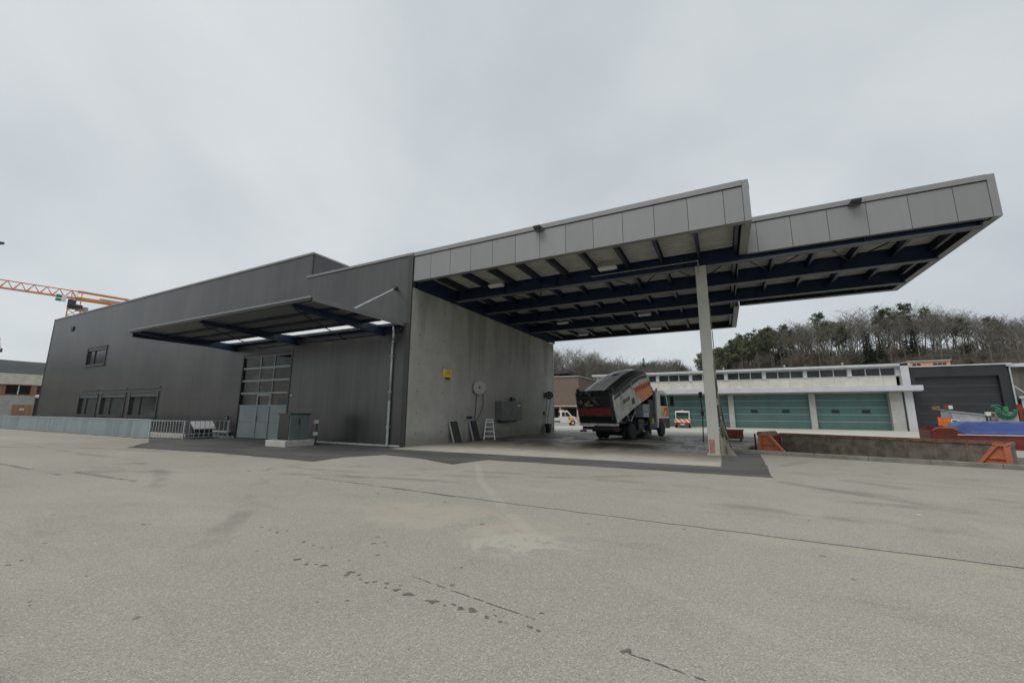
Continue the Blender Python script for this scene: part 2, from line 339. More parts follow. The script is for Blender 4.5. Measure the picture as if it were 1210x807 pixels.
def newasphalt():
    n = NT('dark_patch_asphalt')
    a = n.noise(.5, 5, .6, stretch=(.5, 1.6, 1), dist=.6); b = n.noise(90, 3, .7)
    c = n.mix(n.step(a, .35, .7), (.062, .062, .060), (.105, .104, .100))
    c = n.mix(n.math('MULTIPLY', n.step(n.noise(.7, 6, .65, stretch=(.35, 1.8, 1), dist=1), .56, .68), .4), c, (.19, .185, .17))
    c = n.mix(n.math('MULTIPLY', n.step(b, .55, .7), .35), c, (.2, .2, .19))
    n.bump(b, .4, .005)
    return n.out(c, .8, 0, .35)
m['newasphalt'] = newasphalt()
def slabm():
    n = NT('wash_bay_concrete')
    a = n.noise(.35, 6, .65, dist=.7)
    sepx = n.t.nodes.new('ShaderNodeSeparateXYZ'); n.t.links.new(n.pos, sepx.inputs[0])
    c = n.mix(n.step(n.noise(.9, 5, .6), .3, .7), (.35, .33, .285), (.43, .41, .36))
    # oily and wet soiling plus canopy shade painted in, away from the pale outer edge
    away = n.step(n.math('ADD', sepx.outputs[1], n.math('MULTIPLY_ADD', n.noise(.4, 4), 3.0, -1.5)), .2, 2.8)
    c = n.mix(n.math('MULTIPLY', away, .7), c, (.14, .128, .098))
    streak = n.noise(.7, 5, .65, stretch=(1.6, .35, 1), dist=.8)
    wet = n.math('MULTIPLY', n.step(n.math('MULTIPLY_ADD', streak, .5, n.math('MULTIPLY', a, .5)), .42, .53), n.step(sepx.outputs[1], 2.0, 5.5))
    c = n.mix(n.math('MULTIPLY', wet, .85), c, (.032, .030, .025))
    ru = n.math('MULTIPLY', n.step(n.noise(.6, 4, .6, stretch=(.6, 1.5, 1)), .62, .72), .5)
    c = n.mix(ru, c, (.19, .10, .06))
    rg = n.math('MULTIPLY_ADD', wet, -.5, .78)
    n.bump(n.noise(14, 4), .15, .01)
    return n.out(c, rg, 0, .45)
m['slab'] = slabm()
def apronm():
    n = NT('yard_concrete')
    c = n.mix(n.step(n.noise(.15, 6, .6), .3, .7), (.37, .36, .32), (.44, .43, .385))
    c = n.mix(n.math('MULTIPLY', n.step(n.noise(.8, 5, .6, stretch=(.6, 1.4, 1)), .55, .75), .3), c, (.26, .25, .22))
    return n.out(c, .85)
m['apron'] = apronm()

# ------------------------------------------------------------------ mesh helpers
OFF = {}
class MB:
    def __init__(s): s.v = []; s.f = []
    def box(s, x0, x1, y0, y1, z0, z1):
        i = len(s.v)
        s.v += [(x0, y0, z0), (x1, y0, z0), (x1, y1, z0), (x0, y1, z0), (x0, y0, z1), (x1, y0, z1), (x1, y1, z1), (x0, y1, z1)]
        s.f += [tuple(i+k for k in q) for q in ((3, 2, 1, 0), (4, 5, 6, 7), (0, 1, 5, 4), (1, 2, 6, 5), (2, 3, 7, 6), (3, 0, 4, 7))]
        return s
    def hexa(s, p):      # 8 points: bottom ring then top ring
        i = len(s.v); s.v += [tuple(q) for q in p]
        s.f += [tuple(i+k for k in q) for q in ((3, 2, 1, 0), (4, 5, 6, 7), (0, 1, 5, 4), (1, 2, 6, 5), (2, 3, 7, 6), (3, 0, 4, 7))]
        return s
    def tube(s, a, b, r, r2=None, n=8, caps=True):
        a = Vector(a); b = Vector(b); r2 = r if r2 is None else r2
        d = (b-a)
        if d.length < 1e-6: return s
        d.normalize(); t = Vector((0, 0, 1)) if abs(d.z) < .9 else Vector((1, 0, 0))
        e = d.cross(t).normalized(); g = d.cross(e)
        i = len(s.v)
        for p, q in ((a, r), (b, r2)):
            for k in range(n):
                an = 2*math.pi*k/n; s.v.append(tuple(p+e*math.cos(an)*q+g*math.sin(an)*q))
        for k in range(n): s.f.append((i+k, i+(k+1) % n, i+n+(k+1) % n, i+n+k))
        if caps: s.f += [tuple(i+k for k in range(n))[::-1], tuple(i+n+k for k in range(n))]
        return s
    def path(s, pts, r, n=6):
        for a, b in zip(pts, pts[1:]): s.tube(a, b, r, r, n)
        return s
    def bar(s, a, b, w, h):        # rectangular bar from a to b
        a = Vector(a); b = Vector(b); d = (b-a).normalized()
        t = Vector((0, 0, 1)) if abs(d.z) < .95 else Vector((0, 1, 0))
        e = d.cross(t).normalized()*w/2; g = e.cross(d).normalized()*h/2
        s.hexa([a-e-g, a+e-g, b+e-g, b-e-g, a-e+g, a+e+g, b+e+g, b-e+g]); return s
    def prism(s, pts, a0, a1, ax='z'):      # polygon extruded along an axis
        i = len(s.v); n = len(pts)
        def mk(p, h): return {'z': (p[0], p[1], h), 'x': (h, p[0], p[1]), 'y': (p[0], h, p[1])}[ax]
        s.v += [mk(p, a0) for p in pts]+[mk(p, a1) for p in pts]
        s.f += [tuple(i+k for k in range(n))[::-1], tuple(i+n+k for k in range(n))]
        for k in range(n): s.f.append((i+k, i+(k+1) % n, i+n+(k+1) % n, i+n+k))
        return s
    def lathe(s, c, axis, prof, n=20):     # prof: (distance along axis, radius)
        c = Vector(c); d = Vector(axis).normalized(); t = Vector((0, 0, 1)) if abs(d.z) < .9 else Vector((1, 0, 0))
        e = d.cross(t).normalized(); g = d.cross(e); i = len(s.v)
        for (h, r) in prof:
            for k in range(n):
                an = 2*math.pi*k/n; s.v.append(tuple(c+d*h+e*math.cos(an)*r+g*math.sin(an)*r))
        for j in range(len(prof)-1):
            for k in range(n):
                a = i+j*n+k; b = i+j*n+(k+1) % n; s.f.append((a, b, b+n, a+n))
        s.f += [tuple(i+k for k in range(n))[::-1], tuple(i+(len(prof)-1)*n+k for k in range(n))]
        return s
    def quad(s, a, b, c, d):
        i = len(s.v); s.v += [tuple(a), tuple(b), tuple(c), tuple(d)]; s.f.append((i, i+1, i+2, i+3)); return s
    def build(s, name, mat, parent=None, smooth=False, bevel=0):
        off = OFF.get(parent.name, (0, 0, 0)) if parent else (0, 0, 0)
        me = bpy.data.meshes.new(name)
        me.from_pydata([(x-off[0], y-off[1], z-off[2]) for x, y, z in s.v], [], s.f); me.update()
        me.materials.append(m[mat] if isinstance(mat, str) else mat)
        o = bpy.data.objects.new(name, me); COL.objects.link(o)
        import bmesh
        bm = bmesh.new(); bm.from_mesh(me); bmesh.ops.recalc_face_normals(bm, faces=bm.faces); bm.to_mesh(me); bm.free()
        if smooth: me.polygons.foreach_set('use_smooth', [True]*len(me.polygons))
        if bevel:
            bv = o.modifiers.new('bevel', 'BEVEL'); bv.width = bevel; bv.segments = 2; bv.limit_method = 'ANGLE'; bv.angle_limit = R(35)
        if parent: o.parent = parent; OFF[o.name] = off
        return o
def tag(o, label=None, cat=None, group=None, kind=None):
    if label: o['label'] = label
    if cat: o['category'] = cat
    if group: o['group'] = group
    if kind: o['kind'] = kind
    return o
def thing(name, label, cat, loc=(0, 0, 0), rz=0, group=None, world=True):
    o = bpy.data.objects.new(name, None); COL.objects.link(o); o.location = loc; o.rotation_euler = (0, 0, rz)
    o.empty_display_size = .3
    if world: OFF[o.name] = tuple(loc)
    return tag(o, label, cat, group)
def struct(o): return tag(o, kind='structure')
def copy_tree(o, parent=None):
    c = o.copy(); COL.objects.link(c)
    if parent: c.parent = parent
    for ch in list(o.children): copy_tree(ch, c)
    return c
def B(*a): return MB().box(*a)

# ------------------------------------------------------------------ ground and paving
PIT = [(13.95, 5.62), (23.9, 3.18), (25.0, 8.2), (15.6, 13.2)]     # loading pit corners
def make_ground():
    mb = MB(); z = -0.012
    E_ = 900
    O = [(-E_, -E_), (E_, -E_), (E_, E_), (-E_, E_)]
    mb.v = [(x, y, z) for x, y in O]+[(x, y, z) for x, y in PIT]+[(x, y, -1.15) for x, y in PIT]
    for k in range(4):
        j = (k+1) % 4
        mb.f.append((k, j, 4+j, 4+k))
        mb.f.append((4+k, 4+j, 8+j, 8+k))
    mb.f.append((8, 9, 10, 11))
    return mb.build('ground', 'asphalt')
struct(make_ground())
SPOTS = [(7.53, -11.44, 0.025), (7.76, -11.46, 0.024), (7.96, -11.49, 0.03), (8.02, -11.38, 0.023), (8.67, -11.59, 0.03), (8.9, -11.62, 0.026), (9.07, -11.63, 0.02), (9.17, -11.57, 0.02), (9.17, -12.04, 0.041), (9.4, -12.09, 0.029), (9.6, -12.02, 0.038), (9.49, -12.04, 0.021), (10.01, -12.02, 0.043), (10.03, -12.09, 0.033), (10.14, -12.03, 0.026), (10.36, -12.13, 0.025), (10.41, -12.08, 0.025), (10.24, -12.1, 0.018), (10.55, -12.05, 0.026), (10.61, -12.13, 0.019), (10.74, -12.12, 0.038), (10.9, -12.14, 0.049), (10.7, -12.03, 0.015), (9.35, -10.99, 0.027), (9.51, -11.21, 0.031), (9.58, -11.11, 0.023), (9.72, -11.2, 0.017), (9.87, -11.5, 0.026), (9.71, -11.78, 0.016), (8.5, -12.09, 0.021), (10.3, -12.64, 0.013), (11.2, -12.15, 0.043), (11.14, -12.16, 0.026), (11.33, -12.16, 0.017), (11.39, -12.11, 0.023), (11.48, -12.14, 0.036), (11.59, -12.12, 0.045), (11.76, -12.17, 0.027), (11.89, -12.18, 0.019), (11.94, -12.17, 0.012), (11.81, -12.11, 0.015), (12.14, -12.14, 0.024), (12.22, -12.16, 0.022), (12.13, -11.89, 0.02), (10.96, -11.36, 0.021), (10.9, -11.41, 0.014), (11.75, -12.03, 0.011), (10.71, -11.69, 0.011), (12.47, -11.85, 0.011), (12.89, -12.11, 0.032), (12.86, -12.14, 0.023), (12.89, -11.89, 0.009), (12.3, -11.52, 0.01), (12.9, -11.25, 0.01), (11.5, -12.82, 0.008), (9.9, -11.25, 0.014), (8.63, -7.78, 0.035), (6.93, -8.47, 0.023), (5.85, -12.17, 0.041), (5.9, -12.11, 0.025), (7.73, -13.35, 0.018), (8.06, -13.81, 0.017), (8.17, -13.84, 0.014), (6.5, -13.51, 0.029), (6.58, -13.62, 0.032), (1.62, -8.18, 0.055), (5.84, -10.15, 0.027)]
def stain_mat():
    n = NT('damp_spot'); n.out((.05, .047, .038), .6)
    tr = n.t.nodes.new('ShaderNodeBsdfTransparent'); mxs = n.t.nodes.new('ShaderNodeMixShader')
    n.t.links.new(n.math('MULTIPLY_ADD', n.noise(60, 3, .7), .5, .18), mxs.inputs[0])
    n.t.links.new(tr.outputs[0], mxs.inputs[1]); n.t.links.new(n.b.outputs[0], mxs.inputs[2]); n.t.links.new(mxs.outputs[0], n.t.nodes['Material Output'].inputs[0]); return n.m
st = MB(); rnd = random.Random(4)
for (x, y, r_) in SPOTS:
    for q in range(1 if r_ < .05 else 3):
        ox, oy = (0, 0) if q == 0 else (rnd.gauss(0, r_*.7), rnd.gauss(0, r_*.5)); rq = r_*(1 if q == 0 else rnd.uniform(.3, .7)); i0 = len(st.v); ph = rnd.uniform(0, 6)
        for k in range(16):
            an = 6.283*k/16; w_ = rq*(1+.25*math.sin(2*an+ph)+.15*math.sin(3*an+ph*2)+rnd.uniform(-.08, .08)); st.v.append((x+ox+math.cos(an)*w_, y+oy+math.sin(an)*w_*.8, -.0085-.0006*q))
        st.f.append(tuple(range(i0, i0+16)))
o = st.build('damp_spots', stain_mat()); tag(o, 'trail of dark damp spots dripped on the asphalt yard', 'stain', kind='stuff')
dark = [(-17.6, -3.0), (-13.9, -4.4), (-10.6, -6.5), (-5, -5.85), (1.2, -5.85), (1.05, -4.4), (1.6, -3.0), (3.7, -3.35), (5.7, -4.15), (6.0, -2.45), (14.66, -2.24), (14.85, 5.05), (13.42, 5.3), (13.42, -.4), (0, -.95), (0, 0.05), (-17.6, 0.05)]
def ragged(poly, step=.35, amp=.035, seed=1):
    rnd = random.Random(seed); out = []
    for p, q in zip(poly, poly[1:]):
        a = Vector(p); b = Vector(q); n_ = max(1, int((b-a).length/step)); nn = Vector((-(b-a).y, (b-a).x)).normalized()
        for i in range(n_): o = rnd.uniform(-amp, amp) if i else 0; c = a+(b-a)*i/n_+nn*o; out.append((c.x, c.y))
    return out
dark = ragged(dark[:13])+dark[12:]
struct(MB().prism(dark, -.01, -.006).build('patched_asphalt', 'newasphalt'))
slab = MB(); slab.prism([(-.02, -.93), (13.4, -.42), (13.4, 5.3), (13.8, 5.55), (15.4, 13.25), (15.4, 19.4), (-.02, 19.4)], -.011, -.002)
struct(slab.build('wash_bay_slab', 'slab'))
ap = MB(); ap.prism([(-30, 19.42), (15.42, 19.42), (15.65, 13.35), (25.2, 8.3), (70, -3), (70, 41.2), (-30, 41.2)], -.011, -.004)
struct(ap.build('yard_apron', 'apron'))
# drain channels in the slab
for yy in (8.6, 14.2):
    t = thing('drain_channel', 'slotted steel drain channel in the slab ' + ('just behind the tipped truck' if yy < 10 else 'beneath the tipped truck'), 'drain', (6.5, yy, 0))
    for k in range(9): B(1.2+k*1.3, 2.46+k*1.3, yy-.14, yy+.14, -.003, .006).build('grating', 'steel', t)
gr = MB(); rnd = random.Random(12)
for k in range(900):
    if k % 3: x = rnd.uniform(-48, -18); y = -3.2-abs(rnd.gauss(0, .1))
    else: x = rnd.uniform(-9, -.4) if k % 2 else rnd.uniform(-18, -14.3); y = -.12-abs(rnd.gauss(0, .12))
    r_ = rnd.uniform(.015, .05); an = rnd.uniform(0, 6.28); ca, sa = math.cos(an)*r_, math.sin(an)*r_; z = -.004+rnd.uniform(0, .004)
    gr.quad((x-ca, y-sa, z), (x+sa*.5, y-ca*.5, z+.006), (x+ca, y+sa, z), (x-sa*.5, y+ca*.5, z+rnd.uniform(.002, .02)))
o = gr.build('leaf_debris', 'litter'); tag(o, 'brown leaf debris and grit along the barrier and facade foot', 'debris', kind='stuff')
# kerb along the pit
kb = thing('pit_kerb', 'grey concrete kerb along the edge of the loading pit', 'kerb', (14, 5.3, 0))
ka, kz = Vector((13.55, 5.5)), Vector((26.0, 2.45)); kd = (kz-ka).normalized(); kn = Vector((-kd.y, kd.x))
L = (kz-ka).length; k = 0
while k < 8:
    a = ka+kd*(L*k/8+.002); b = ka+kd*(L*(k+1)/8-.002)
    q = [a-kn*.16, b-kn*.16, b+kn*.16, a+kn*.16]
    MB().hexa([(p.x, p.y, -.1) for p in q]+[(p.x, p.y, .135+random.uniform(-.006, .006)) for p in q]).build('kerbstone', 'kerb', kb, bevel=.02); k += 1

# ------------------------------------------------------------------ main workshop building
XL, XP, H1, H0 = -49.74, -8.03, 11.25, 9.77
bld = thing('workshop_building', 'long anthracite metal clad workshop with stepped flat roof and bare concrete side wall', 'building', (-25, 10, 0))
WINS = [(-39.35, -35.3, 1.2, 3.1), (-34.6, -29.95, 1.2, 3.1), (-29.2, -24.5, 1.2, 3.1), (-39.4, -35.2, 5.7, 7.45)]
DOOR = (-14.05, -9.0, 0.0, 5.25)
OPEN = WINS+[DOOR]
# backing wall, built round the openings
bk = MB()
def strips(x0, x1, z0, z1, holes):
    """vertical intervals of a column x0..x1 free of the openings"""
    cuts = sorted((h[2], h[3]) for h in holes if h[0] < x1-.01 and h[1] > x0+.01)
    z = z0; res = []
    for a, b in cuts:
        if a > z+.02: res.append((z, a))
        z = max(z, b)
    if z1 > z+.02: res.append((z, z1))
    return res
xs = sorted({XL, 0-.3, XP} | {h[0] for h in OPEN} | {h[1] for h in OPEN})
for a, b in zip(xs, xs[1:]):
    top = H1-.05 if b <= XP+.01 else H0-.05
    for z0, z1 in strips(a, b, -.05, top, OPEN): bk.box(a, b, 0.0, .25, z0, z1)
bk.box(XL, XL+.25, .25, 19.2, -.05, H1-.05)
bk.box(XP-.25, XP, .25, 19.2, 9.2, H1-.05)
bk.box(XL, -.3, 18.95, 19.2, -.05, H0-.05)
bk.build('wall', 'clad', bld)
B(XL+.25, XP-.25, .25, 18.95, 10.6, 10.8).build('roof', 'roofgrey', bld)
B(XP, -.3, .25, 18.95, 9.2, 9.4).build('roof', 'roofgrey', bld)
# cladding sheets: each sheet a panel with a hairline joint
pw = 1.19; x = XL+.05; g = .0018
while x < -.36:
    x1 = min(x+pw, -.32)
    if x < XP < x1-.05: x1 = XP
    # split at opening edges
    ed = sorted({x, x1} | {e for h in OPEN for e in (h[0]-.0, h[1]+.0) if x+.03 < e < x1-.03})
    for a, b in zip(ed, ed[1:]):
        top = (H1 if b <= XP+.01 else H0)-.13
        for z0, z1 in strips(a, b, .12, top, OPEN):
            ga = g if a == x else 0.0006; gb = g if b == x1 else 0.0006
            B(a+ga, b-gb, -.035, -.002, z0+.001, z1-.001).build('cladding_panel', 'clad', bld)
    x = x1
# end wall cladding (towards the crane) and return of the raised roof
for k in range(6): B(XL-.035, XL-.002, k*3.2+.02, k*3.2+3.18, .12, H1-.13).build('cladding_panel', 'clad', bld)
for k in range(8): B(XP+.002, XP+.035, .05+k*1.19, 1.23+k*1.19, H0-.4, H1-.13).build('cladding_panel', 'clad', bld)
B(XL-.08, XP+.08, -.09, .3, H1-.128, H1).build('coping', 'trim', bld)
B(XP-.3, XP+.08, .302, 19.2, H1-.128, H1).build('coping', 'trim', bld)
B(XP-.35, -.02, -.09, .3, H0-.128, H0).build('coping', 'trim', bld)
B(XL, DOOR[0]-.01, -.06, -.001, -.02, .075).build('base_flashing', 'plinth', bld); B(DOOR[1]+.01, -.31, -.06, -.001, -.02, .075).build('base_flashing', 'plinth', bld); B(DOOR[1], -.3, -.033, -.002, .0755, .118).build('base_flashing', 'darktrim', bld); B(XL, DOOR[0], -.033, -.002, .0755, .118).build('base_flashing', 'darktrim', bld)
B(-.30, -.012, -.075, .22, -.02, H0-.13).build('corner_post', 'darktrim', bld)
B(XL-.06, XL+.04, -.06, .1, -.02, H1-.13).build('corner_post', 'darktrim', bld)
# concrete side wall in cast panels
D = 19.25; CT = 7.92
B(-.3, -.014, .22, D-.02, -.1, CT-.01).build('concrete_core', 'concrete', bld)
ys = [.0, 3.45, 6.85, 10.3, 13.75, 17.1, D]
zs = [0, 2.0, 4.75, CT]
for a, b in zip(ys, ys[1:]):
    for c, d in zip(zs, zs[1:]):
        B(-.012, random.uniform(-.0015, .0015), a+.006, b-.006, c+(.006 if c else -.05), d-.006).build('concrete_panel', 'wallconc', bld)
        for fy in (.2, .8):
            for fz in ((.25, .75) if c else (.3, .8)): MB().lathe((-.004, a+(b-a)*fy, c+(d-c)*fz), (1, 0, 0), [(0, .035), (.009, .035)], 10).build('tie_hole', 'mesh', bld)
B(-.3, .03, D-.018, D+.12, -.05, CT).build('wall_end_trim', 'steel', bld)
for (x0, x1, z0, z1) in WINS:
    w = MB()
    fr = .11
    w.box(x0, x1, -.09, .12, z1-.10, z1+.02); w.box(x0, x1, -.09, .12, z0-.02, z0+fr)
    w.box(x0, x0+fr, -.09, .12, z0+fr, z1-.1); w.box(x1-fr, x1, -.09, .12, z0+fr, z1-.1)
    wo_ = w.build('window', 'darktrim', bld)
    xm = x0+(x1-x0)*.36
    MB().box(xm-.05, xm+.05, .0, .1, z0+fr, z1-.1).build('mullion', 'darktrim', wo_)
    B(x0+fr, x1-fr, -.05, .06, z1-.36, z1-.101).build('blind_box', 'anthline', wo_)
    B(x0+fr, xm-.05, .06, .08, z0+fr, z1-.36).build('pane', 'darkglass', wo_)
    B(xm+.05, x1-fr, .06, .08, z0+fr, z1-.36).build('pane', 'darkglass', wo_)
    B(x0-.12, x1+.12, -.15, -.037, z0-.085, z0-.022).build('sill', 'darktrim', wo_)
    if z0 < 3: B(x0-.25, x1+.1, -.12, -.037, z1+.28, z1+.36).build('drip_flashing', 'anthline', wo_)
    B(x0-.02, x1+.02, .24, .26, z0-.05, z1+.05).build('reveal_back', 'interior', wo_)
# sectional door with a wicket
x0, x1, z0, z1 = DOOR
dr = MB(); dr.box(x0, x0+.12, -.06, .2, 0, z1); dr.box(x1-.12, x1, -.06, .2, 0, z1); dr.box(x0+.12, x1-.12, -.06, .2, z1-.15, z1)
dr = dr.build('sectional_door', 'darktrim', bld)
a, b = x0+.12, x1-.12; cols = [a, a+(b-a)*.375, a+(b-a)*.66, b]
rows = [1.98, 2.76, 3.55, 4.34, 5.10]
for c, d in zip(cols, cols[1:]): 
    B(c+.015, d-.015, .02, .08, .03, .97).build('door_panel', 'doorgrey', dr)
    B(c+.015, d-.015, .02, .08, .985, 1.93).build('door_panel', 'doorgrey', dr)
for r_ in rows: B(a, b, -.005, .085, r_-.065, r_+.055).build('rail', 'doorgrey', dr)
for r_, q in zip(rows, rows[1:]):
    for j, (c, d) in enumerate(zip(cols, cols[1:])):
        B(c+.03, d-.03, .04, .055, r_+.055, q-.065).build('pane', 'glass', dr)
    for c in cols[1:3]: B(c-.03, c+.03, .0, .08, r_+.055, q-.065).build('glazing_bar', 'doorgrey', dr)
wk = MB(); c, d = cols[1], cols[2]
wk.box(c+.03, c+.12, -.014, -.004, .03, 2.70); wk.box(d-.12, d-.03, -.014, -.004, .03, 2.70); wk.box(c+.12, d-.12, -.014, -.004, 2.58, 2.70); wk.box(c+.12, d-.12, -.014, -.004, 1.9, 2.02)
wk = wk.build('wicket_door', 'doorgrey', dr); MB().tube((c+.2, -.05, 1.05), (c+.2, -.05, 1.3), .02).tube((c+.2, -.05, 1.3), (c+.34, -.05, 1.3), .018).build('handle', 'black', wk)
# what shows through the door glass: the workshop room with a strip lamp and some machines
rm = MB(); rm.box(x0-3, x1+3, 9.0, 9.1, 0, 6); rm.box(x0-3.1, x0-3, .3, 9.1, 0, 6); rm.box(x1+3, x1+3.1, .3, 9.1, 0, 6); rm.box(x0-3, x1+3, .3, 9, 5.9, 6.0); rm.box(x0-3, x1+3, .3, 9, .0, .03)
rm.build('room_wall', 'interior', bld)
t = thing('tool_cupboard', 'pale tool cupboard seen dimly through the workshop door glass', 'cupboard', (-11.6, 4, .03)); B(-12.2, -11.3, 3.7, 4.3, .03, 3.2).build('carcass', 'yellow', t); B(-12.15, -11.35, 3.67, 3.699, .1, 3.1).build('door', 'timber', t)
t = thing('workbench', 'dark blue workbench behind the workshop door glass', 'workbench', (-13, 3, .03)); B(-13.8, -12.5, 2.5, 3.4, .9, 2.5).build('cabinet', 'bluebox', t); B(-13.8, -13.6, 2.6, 3.3, .03, .9).build('leg', 'darksteel', t); B(-12.7, -12.5, 2.6, 3.3, .03, .9).build('leg', 'darksteel', t)
lm_ = NT('lit_tube'); lm_.out((.9, .8, .55), .4); lm_.b.inputs['Emission Color'].default_value = (1, .78, .42, 1); lm_.b.inputs['Emission Strength'].default_value = 9
t = thing('strip_lamp', 'lit strip lamp glowing yellow inside the workshop door', 'lamp', (-13.0, 5, 4.4)); B(-15.2, -12.4, 5.0, 5.12, 4.46, 4.56).build('housing', 'white', t); B(-15.2, -12.4, 5.02, 5.1, 4.40, 4.459).build('tube', lm_.m, t); MB().tube((-14.8, 5.06, 4.55), (-14.8, 5.06, 5.9), .012).tube((-12.8, 5.06, 4.55), (-12.8, 5.06, 5.9), .012).build('wire', 'steel', t)
# small wall fittings
t = thing('doorbell_box', 'small black box on the dark cladding left of the sectional door', 'switch box', (-15.0, -.04, 1.2)); B(-15.2, -14.9, -.09, -.034, 1.1, 1.32).build('case', 'black', t); B(-15.12, -14.98, -.1, -.091, 1.17, 1.25).build('button', 'steel', t)
t = thing('wall_vent', 'small dark vent high on the far end of the dark facade', 'vent', (-44.2, -.04, 9.7)); B(-44.5, -43.9, -.1, -.034, 9.5, 9.95).build('frame', 'black', t); 
for k in range(4): B(-44.45, -43.95, -.13, -.101, 9.55+k*.1, 9.61+k*.1).build('slat', 'darktrim', t)
t = thing('push_button', 'small pale push button right of the sectional door', 'switch', (-8.7, -.04, 2.6)); MB().lathe((-8.72, -.034, 2.55), (0, -1, 0), [(0, .07), (.05, .07), (.07, .05)], 12).build('case', 'steel', t); MB().lathe((-8.72, -.105, 2.55), (0, -1, 0), [(0, .03), (.02, .03)], 10).build('knob', 'white', t)

# ------------------------------------------------------------------ canopy over the wash bay
X1, X2, SY, D2, D3, HF = 14.98, 22.41, 3.36, 12.8, 19.83, 8.24
cp = thing('wash_bay_canopy', 'large grey canopy on blue steel beams held by one concrete column', 'canopy', (13.2, 3.5, 0))
def fascia_run(x0, x1, y, first, face=-1):
    B(x0, x1, y+.05, y+.2, HF+.01, H0-.2).build('fascia_backing', 'shadowgap', cp)
    j = [x0]; q = first
    while q < x1-.05:
        if q > x0+.1: j.append(q)
        q += 1.19
    j.append(x1)
    for a, b in zip(j, j[1:]):
        B(a+.007, b-.007, y, y+.045, HF, H0-.235).build('fascia_panel', 'fascia', cp, bevel=.006)
fascia_run(.0, X1-.21, 0, 1.08); B(X1-.205, X1, -.012, .3, HF-.012, H0-.002).build('corner_trim', 'fascia', cp)
B(-.01, X1-.207, -.045, .32, H0-.20, H0-.001).build('coping', 'fascia', cp)
fascia_run(X1+.004, X2-.21, SY, 15.39); B(X2-.205, X2, SY-.012, SY+.3, HF-.012, H0-.002).build('corner_trim', 'fascia', cp)
B(X1+.004, X2-.207, SY-.045, SY+.32, H0-.20, H0-.001).build('coping', 'fascia', cp)
def side_run(xa, y0, y1):
    B(xa-.2, xa-.05, y0, y1, HF+.01, H0-.2).build('fascia_backing', 'shadowgap', cp)
    n = max(1, round((y1-y0)/1.19))
    for k in range(n): B(xa-.045, xa, y0+(y1-y0)*k/n+.007, y0+(y1-y0)*(k+1)/n-.007, HF, H0-.235).build('fascia_panel', 'fascia', cp)
    B(xa-.3, xa+.04, y0, y1, H0-.2, H0-.001).build('coping', 'fascia', cp)
side_run(X1, .302, SY-.05); side_run(X2, SY+.302, D2-.302); side_run(X1, D2+.302, D3-.302)
def back_run(x0, x1, y):
    B(x0, x1, y-.2, y-.05, HF+.01, H0-.2).build('fascia_backing', 'shadowgap', cp)
    n = round((x1-x0)/1.19)
    for k in range(n): B(x0+(x1-x0)*k/n+.007, x0+(x1-x0)*(k+1)/n-.007, y-.045, y, HF, H0-.235).build('fascia_panel', 'fascia', cp)
    B(x0, x1, y-.3, y+.04, H0-.2, H0-.001).build('coping', 'fascia', cp)
back_run(X1+.004, X2, D2); back_run(-.3, X1, D3)
# soffit lips under the fascias
B(.0, X1-.21, .047, .26, HF-.004, HF+.008).build('soffit_lip', 'trim', cp)
for xa, y0, y1 in ((X1, .302, SY), (X2, SY+.302, D2), (X1, D2, D3)): B(xa-.3, xa-.002, y0, y1, HF-.016, HF-.003).build('soffit_lip', 'trim', cp)
B(X1+.3, X2-.3, D2-.34, D2-.003, HF-.016, HF-.003).build('soffit_lip', 'trim', cp); B(.02, X1-.3, D3-.34, D3-.003, HF-.016, HF-.003).build('soffit_lip', 'trim', cp)
B(X1+.004, X2-.3, SY+.047, SY+.14, HF-.014, HF-.002).build('soffit_lip', 'trim', cp)
ZD = 8.72
B(-.3, X1-.3, .3, D3-.3, ZD+.12, ZD+.3).build('roof', 'roofgrey', cp); B(X1-.3, X2-.3, SY+.3, D2-.3, ZD+.121, ZD+.299).build('roof', 'roofgrey', cp)
# corrugated deck sheets, one per bay
def deck(x0, x1, y0, y1):
    mb = MB(); y = y0; up = ZD+.05; pr = []
    while y < y1-.02:
        for (o, z) in ((0, ZD), (.11, ZD), (.135, up), (.225, up), (.25, ZD)):
            if y+o <= y1+.001: pr.append((y+o, z))
        y += .25
    for (a, za_), (b, zb_) in zip(pr, pr[1:]):
        if b > a: mb.quad((x0, a, za_), (x1, a, za_), (x1, b, zb_), (x0, b, zb_))
    return mb.build('deck_sheet', 'deck', cp)
BY = [3.72, 7.05, 10.55, 14.2]
ye = [.3]+BY+[D3-.3]
for k, (a, b) in enumerate(zip(ye, ye[1:])):
    xe = X2-.3 if 0 < k < 3 else X1-.3
    xa = 0.0
    while xa < xe-.1:
        deck(xa, min(xa+5, xe), a, b); xa += 5
deck(X1-.3, X2-.3, BY[2], D2-.3)
# steel: main beams along x, purlins along y
def ibeam_x(name, x0, x1, y, zb, zt, w, mat='blue'):
    mb = MB(); mb.box(x0, x1, y-.015, y+.015, zb+.035, zt-.03); mb.box(x0, x1, y-w/2, y+w/2, zt-.03, zt)
    n = max(2, int((x1-x0)/3)); 
    for k in range(n+1):
        xx = x0+.1+(x1-x0-.2)*k/n; mb.box(xx-.008, xx+.008, y-w/2+.01, y+w/2-.01, zb+.035, zt-.03)
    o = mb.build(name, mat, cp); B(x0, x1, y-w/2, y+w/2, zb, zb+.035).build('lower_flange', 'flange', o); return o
ZB = 8.03
for k, y in enumerate(BY): ibeam_x('main_beam', .12, (X2-.35) if k < 3 else X1-.32, y, ZB, ZD-.01, .34)
ibeam_x('edge_beam', .02, X1-.3, .34, 8.42, ZD-.012, .12)
B(.004, .11, .3, D3-.3, CT+.02, ZD-.01).build('wall_beam', 'blue', cp)
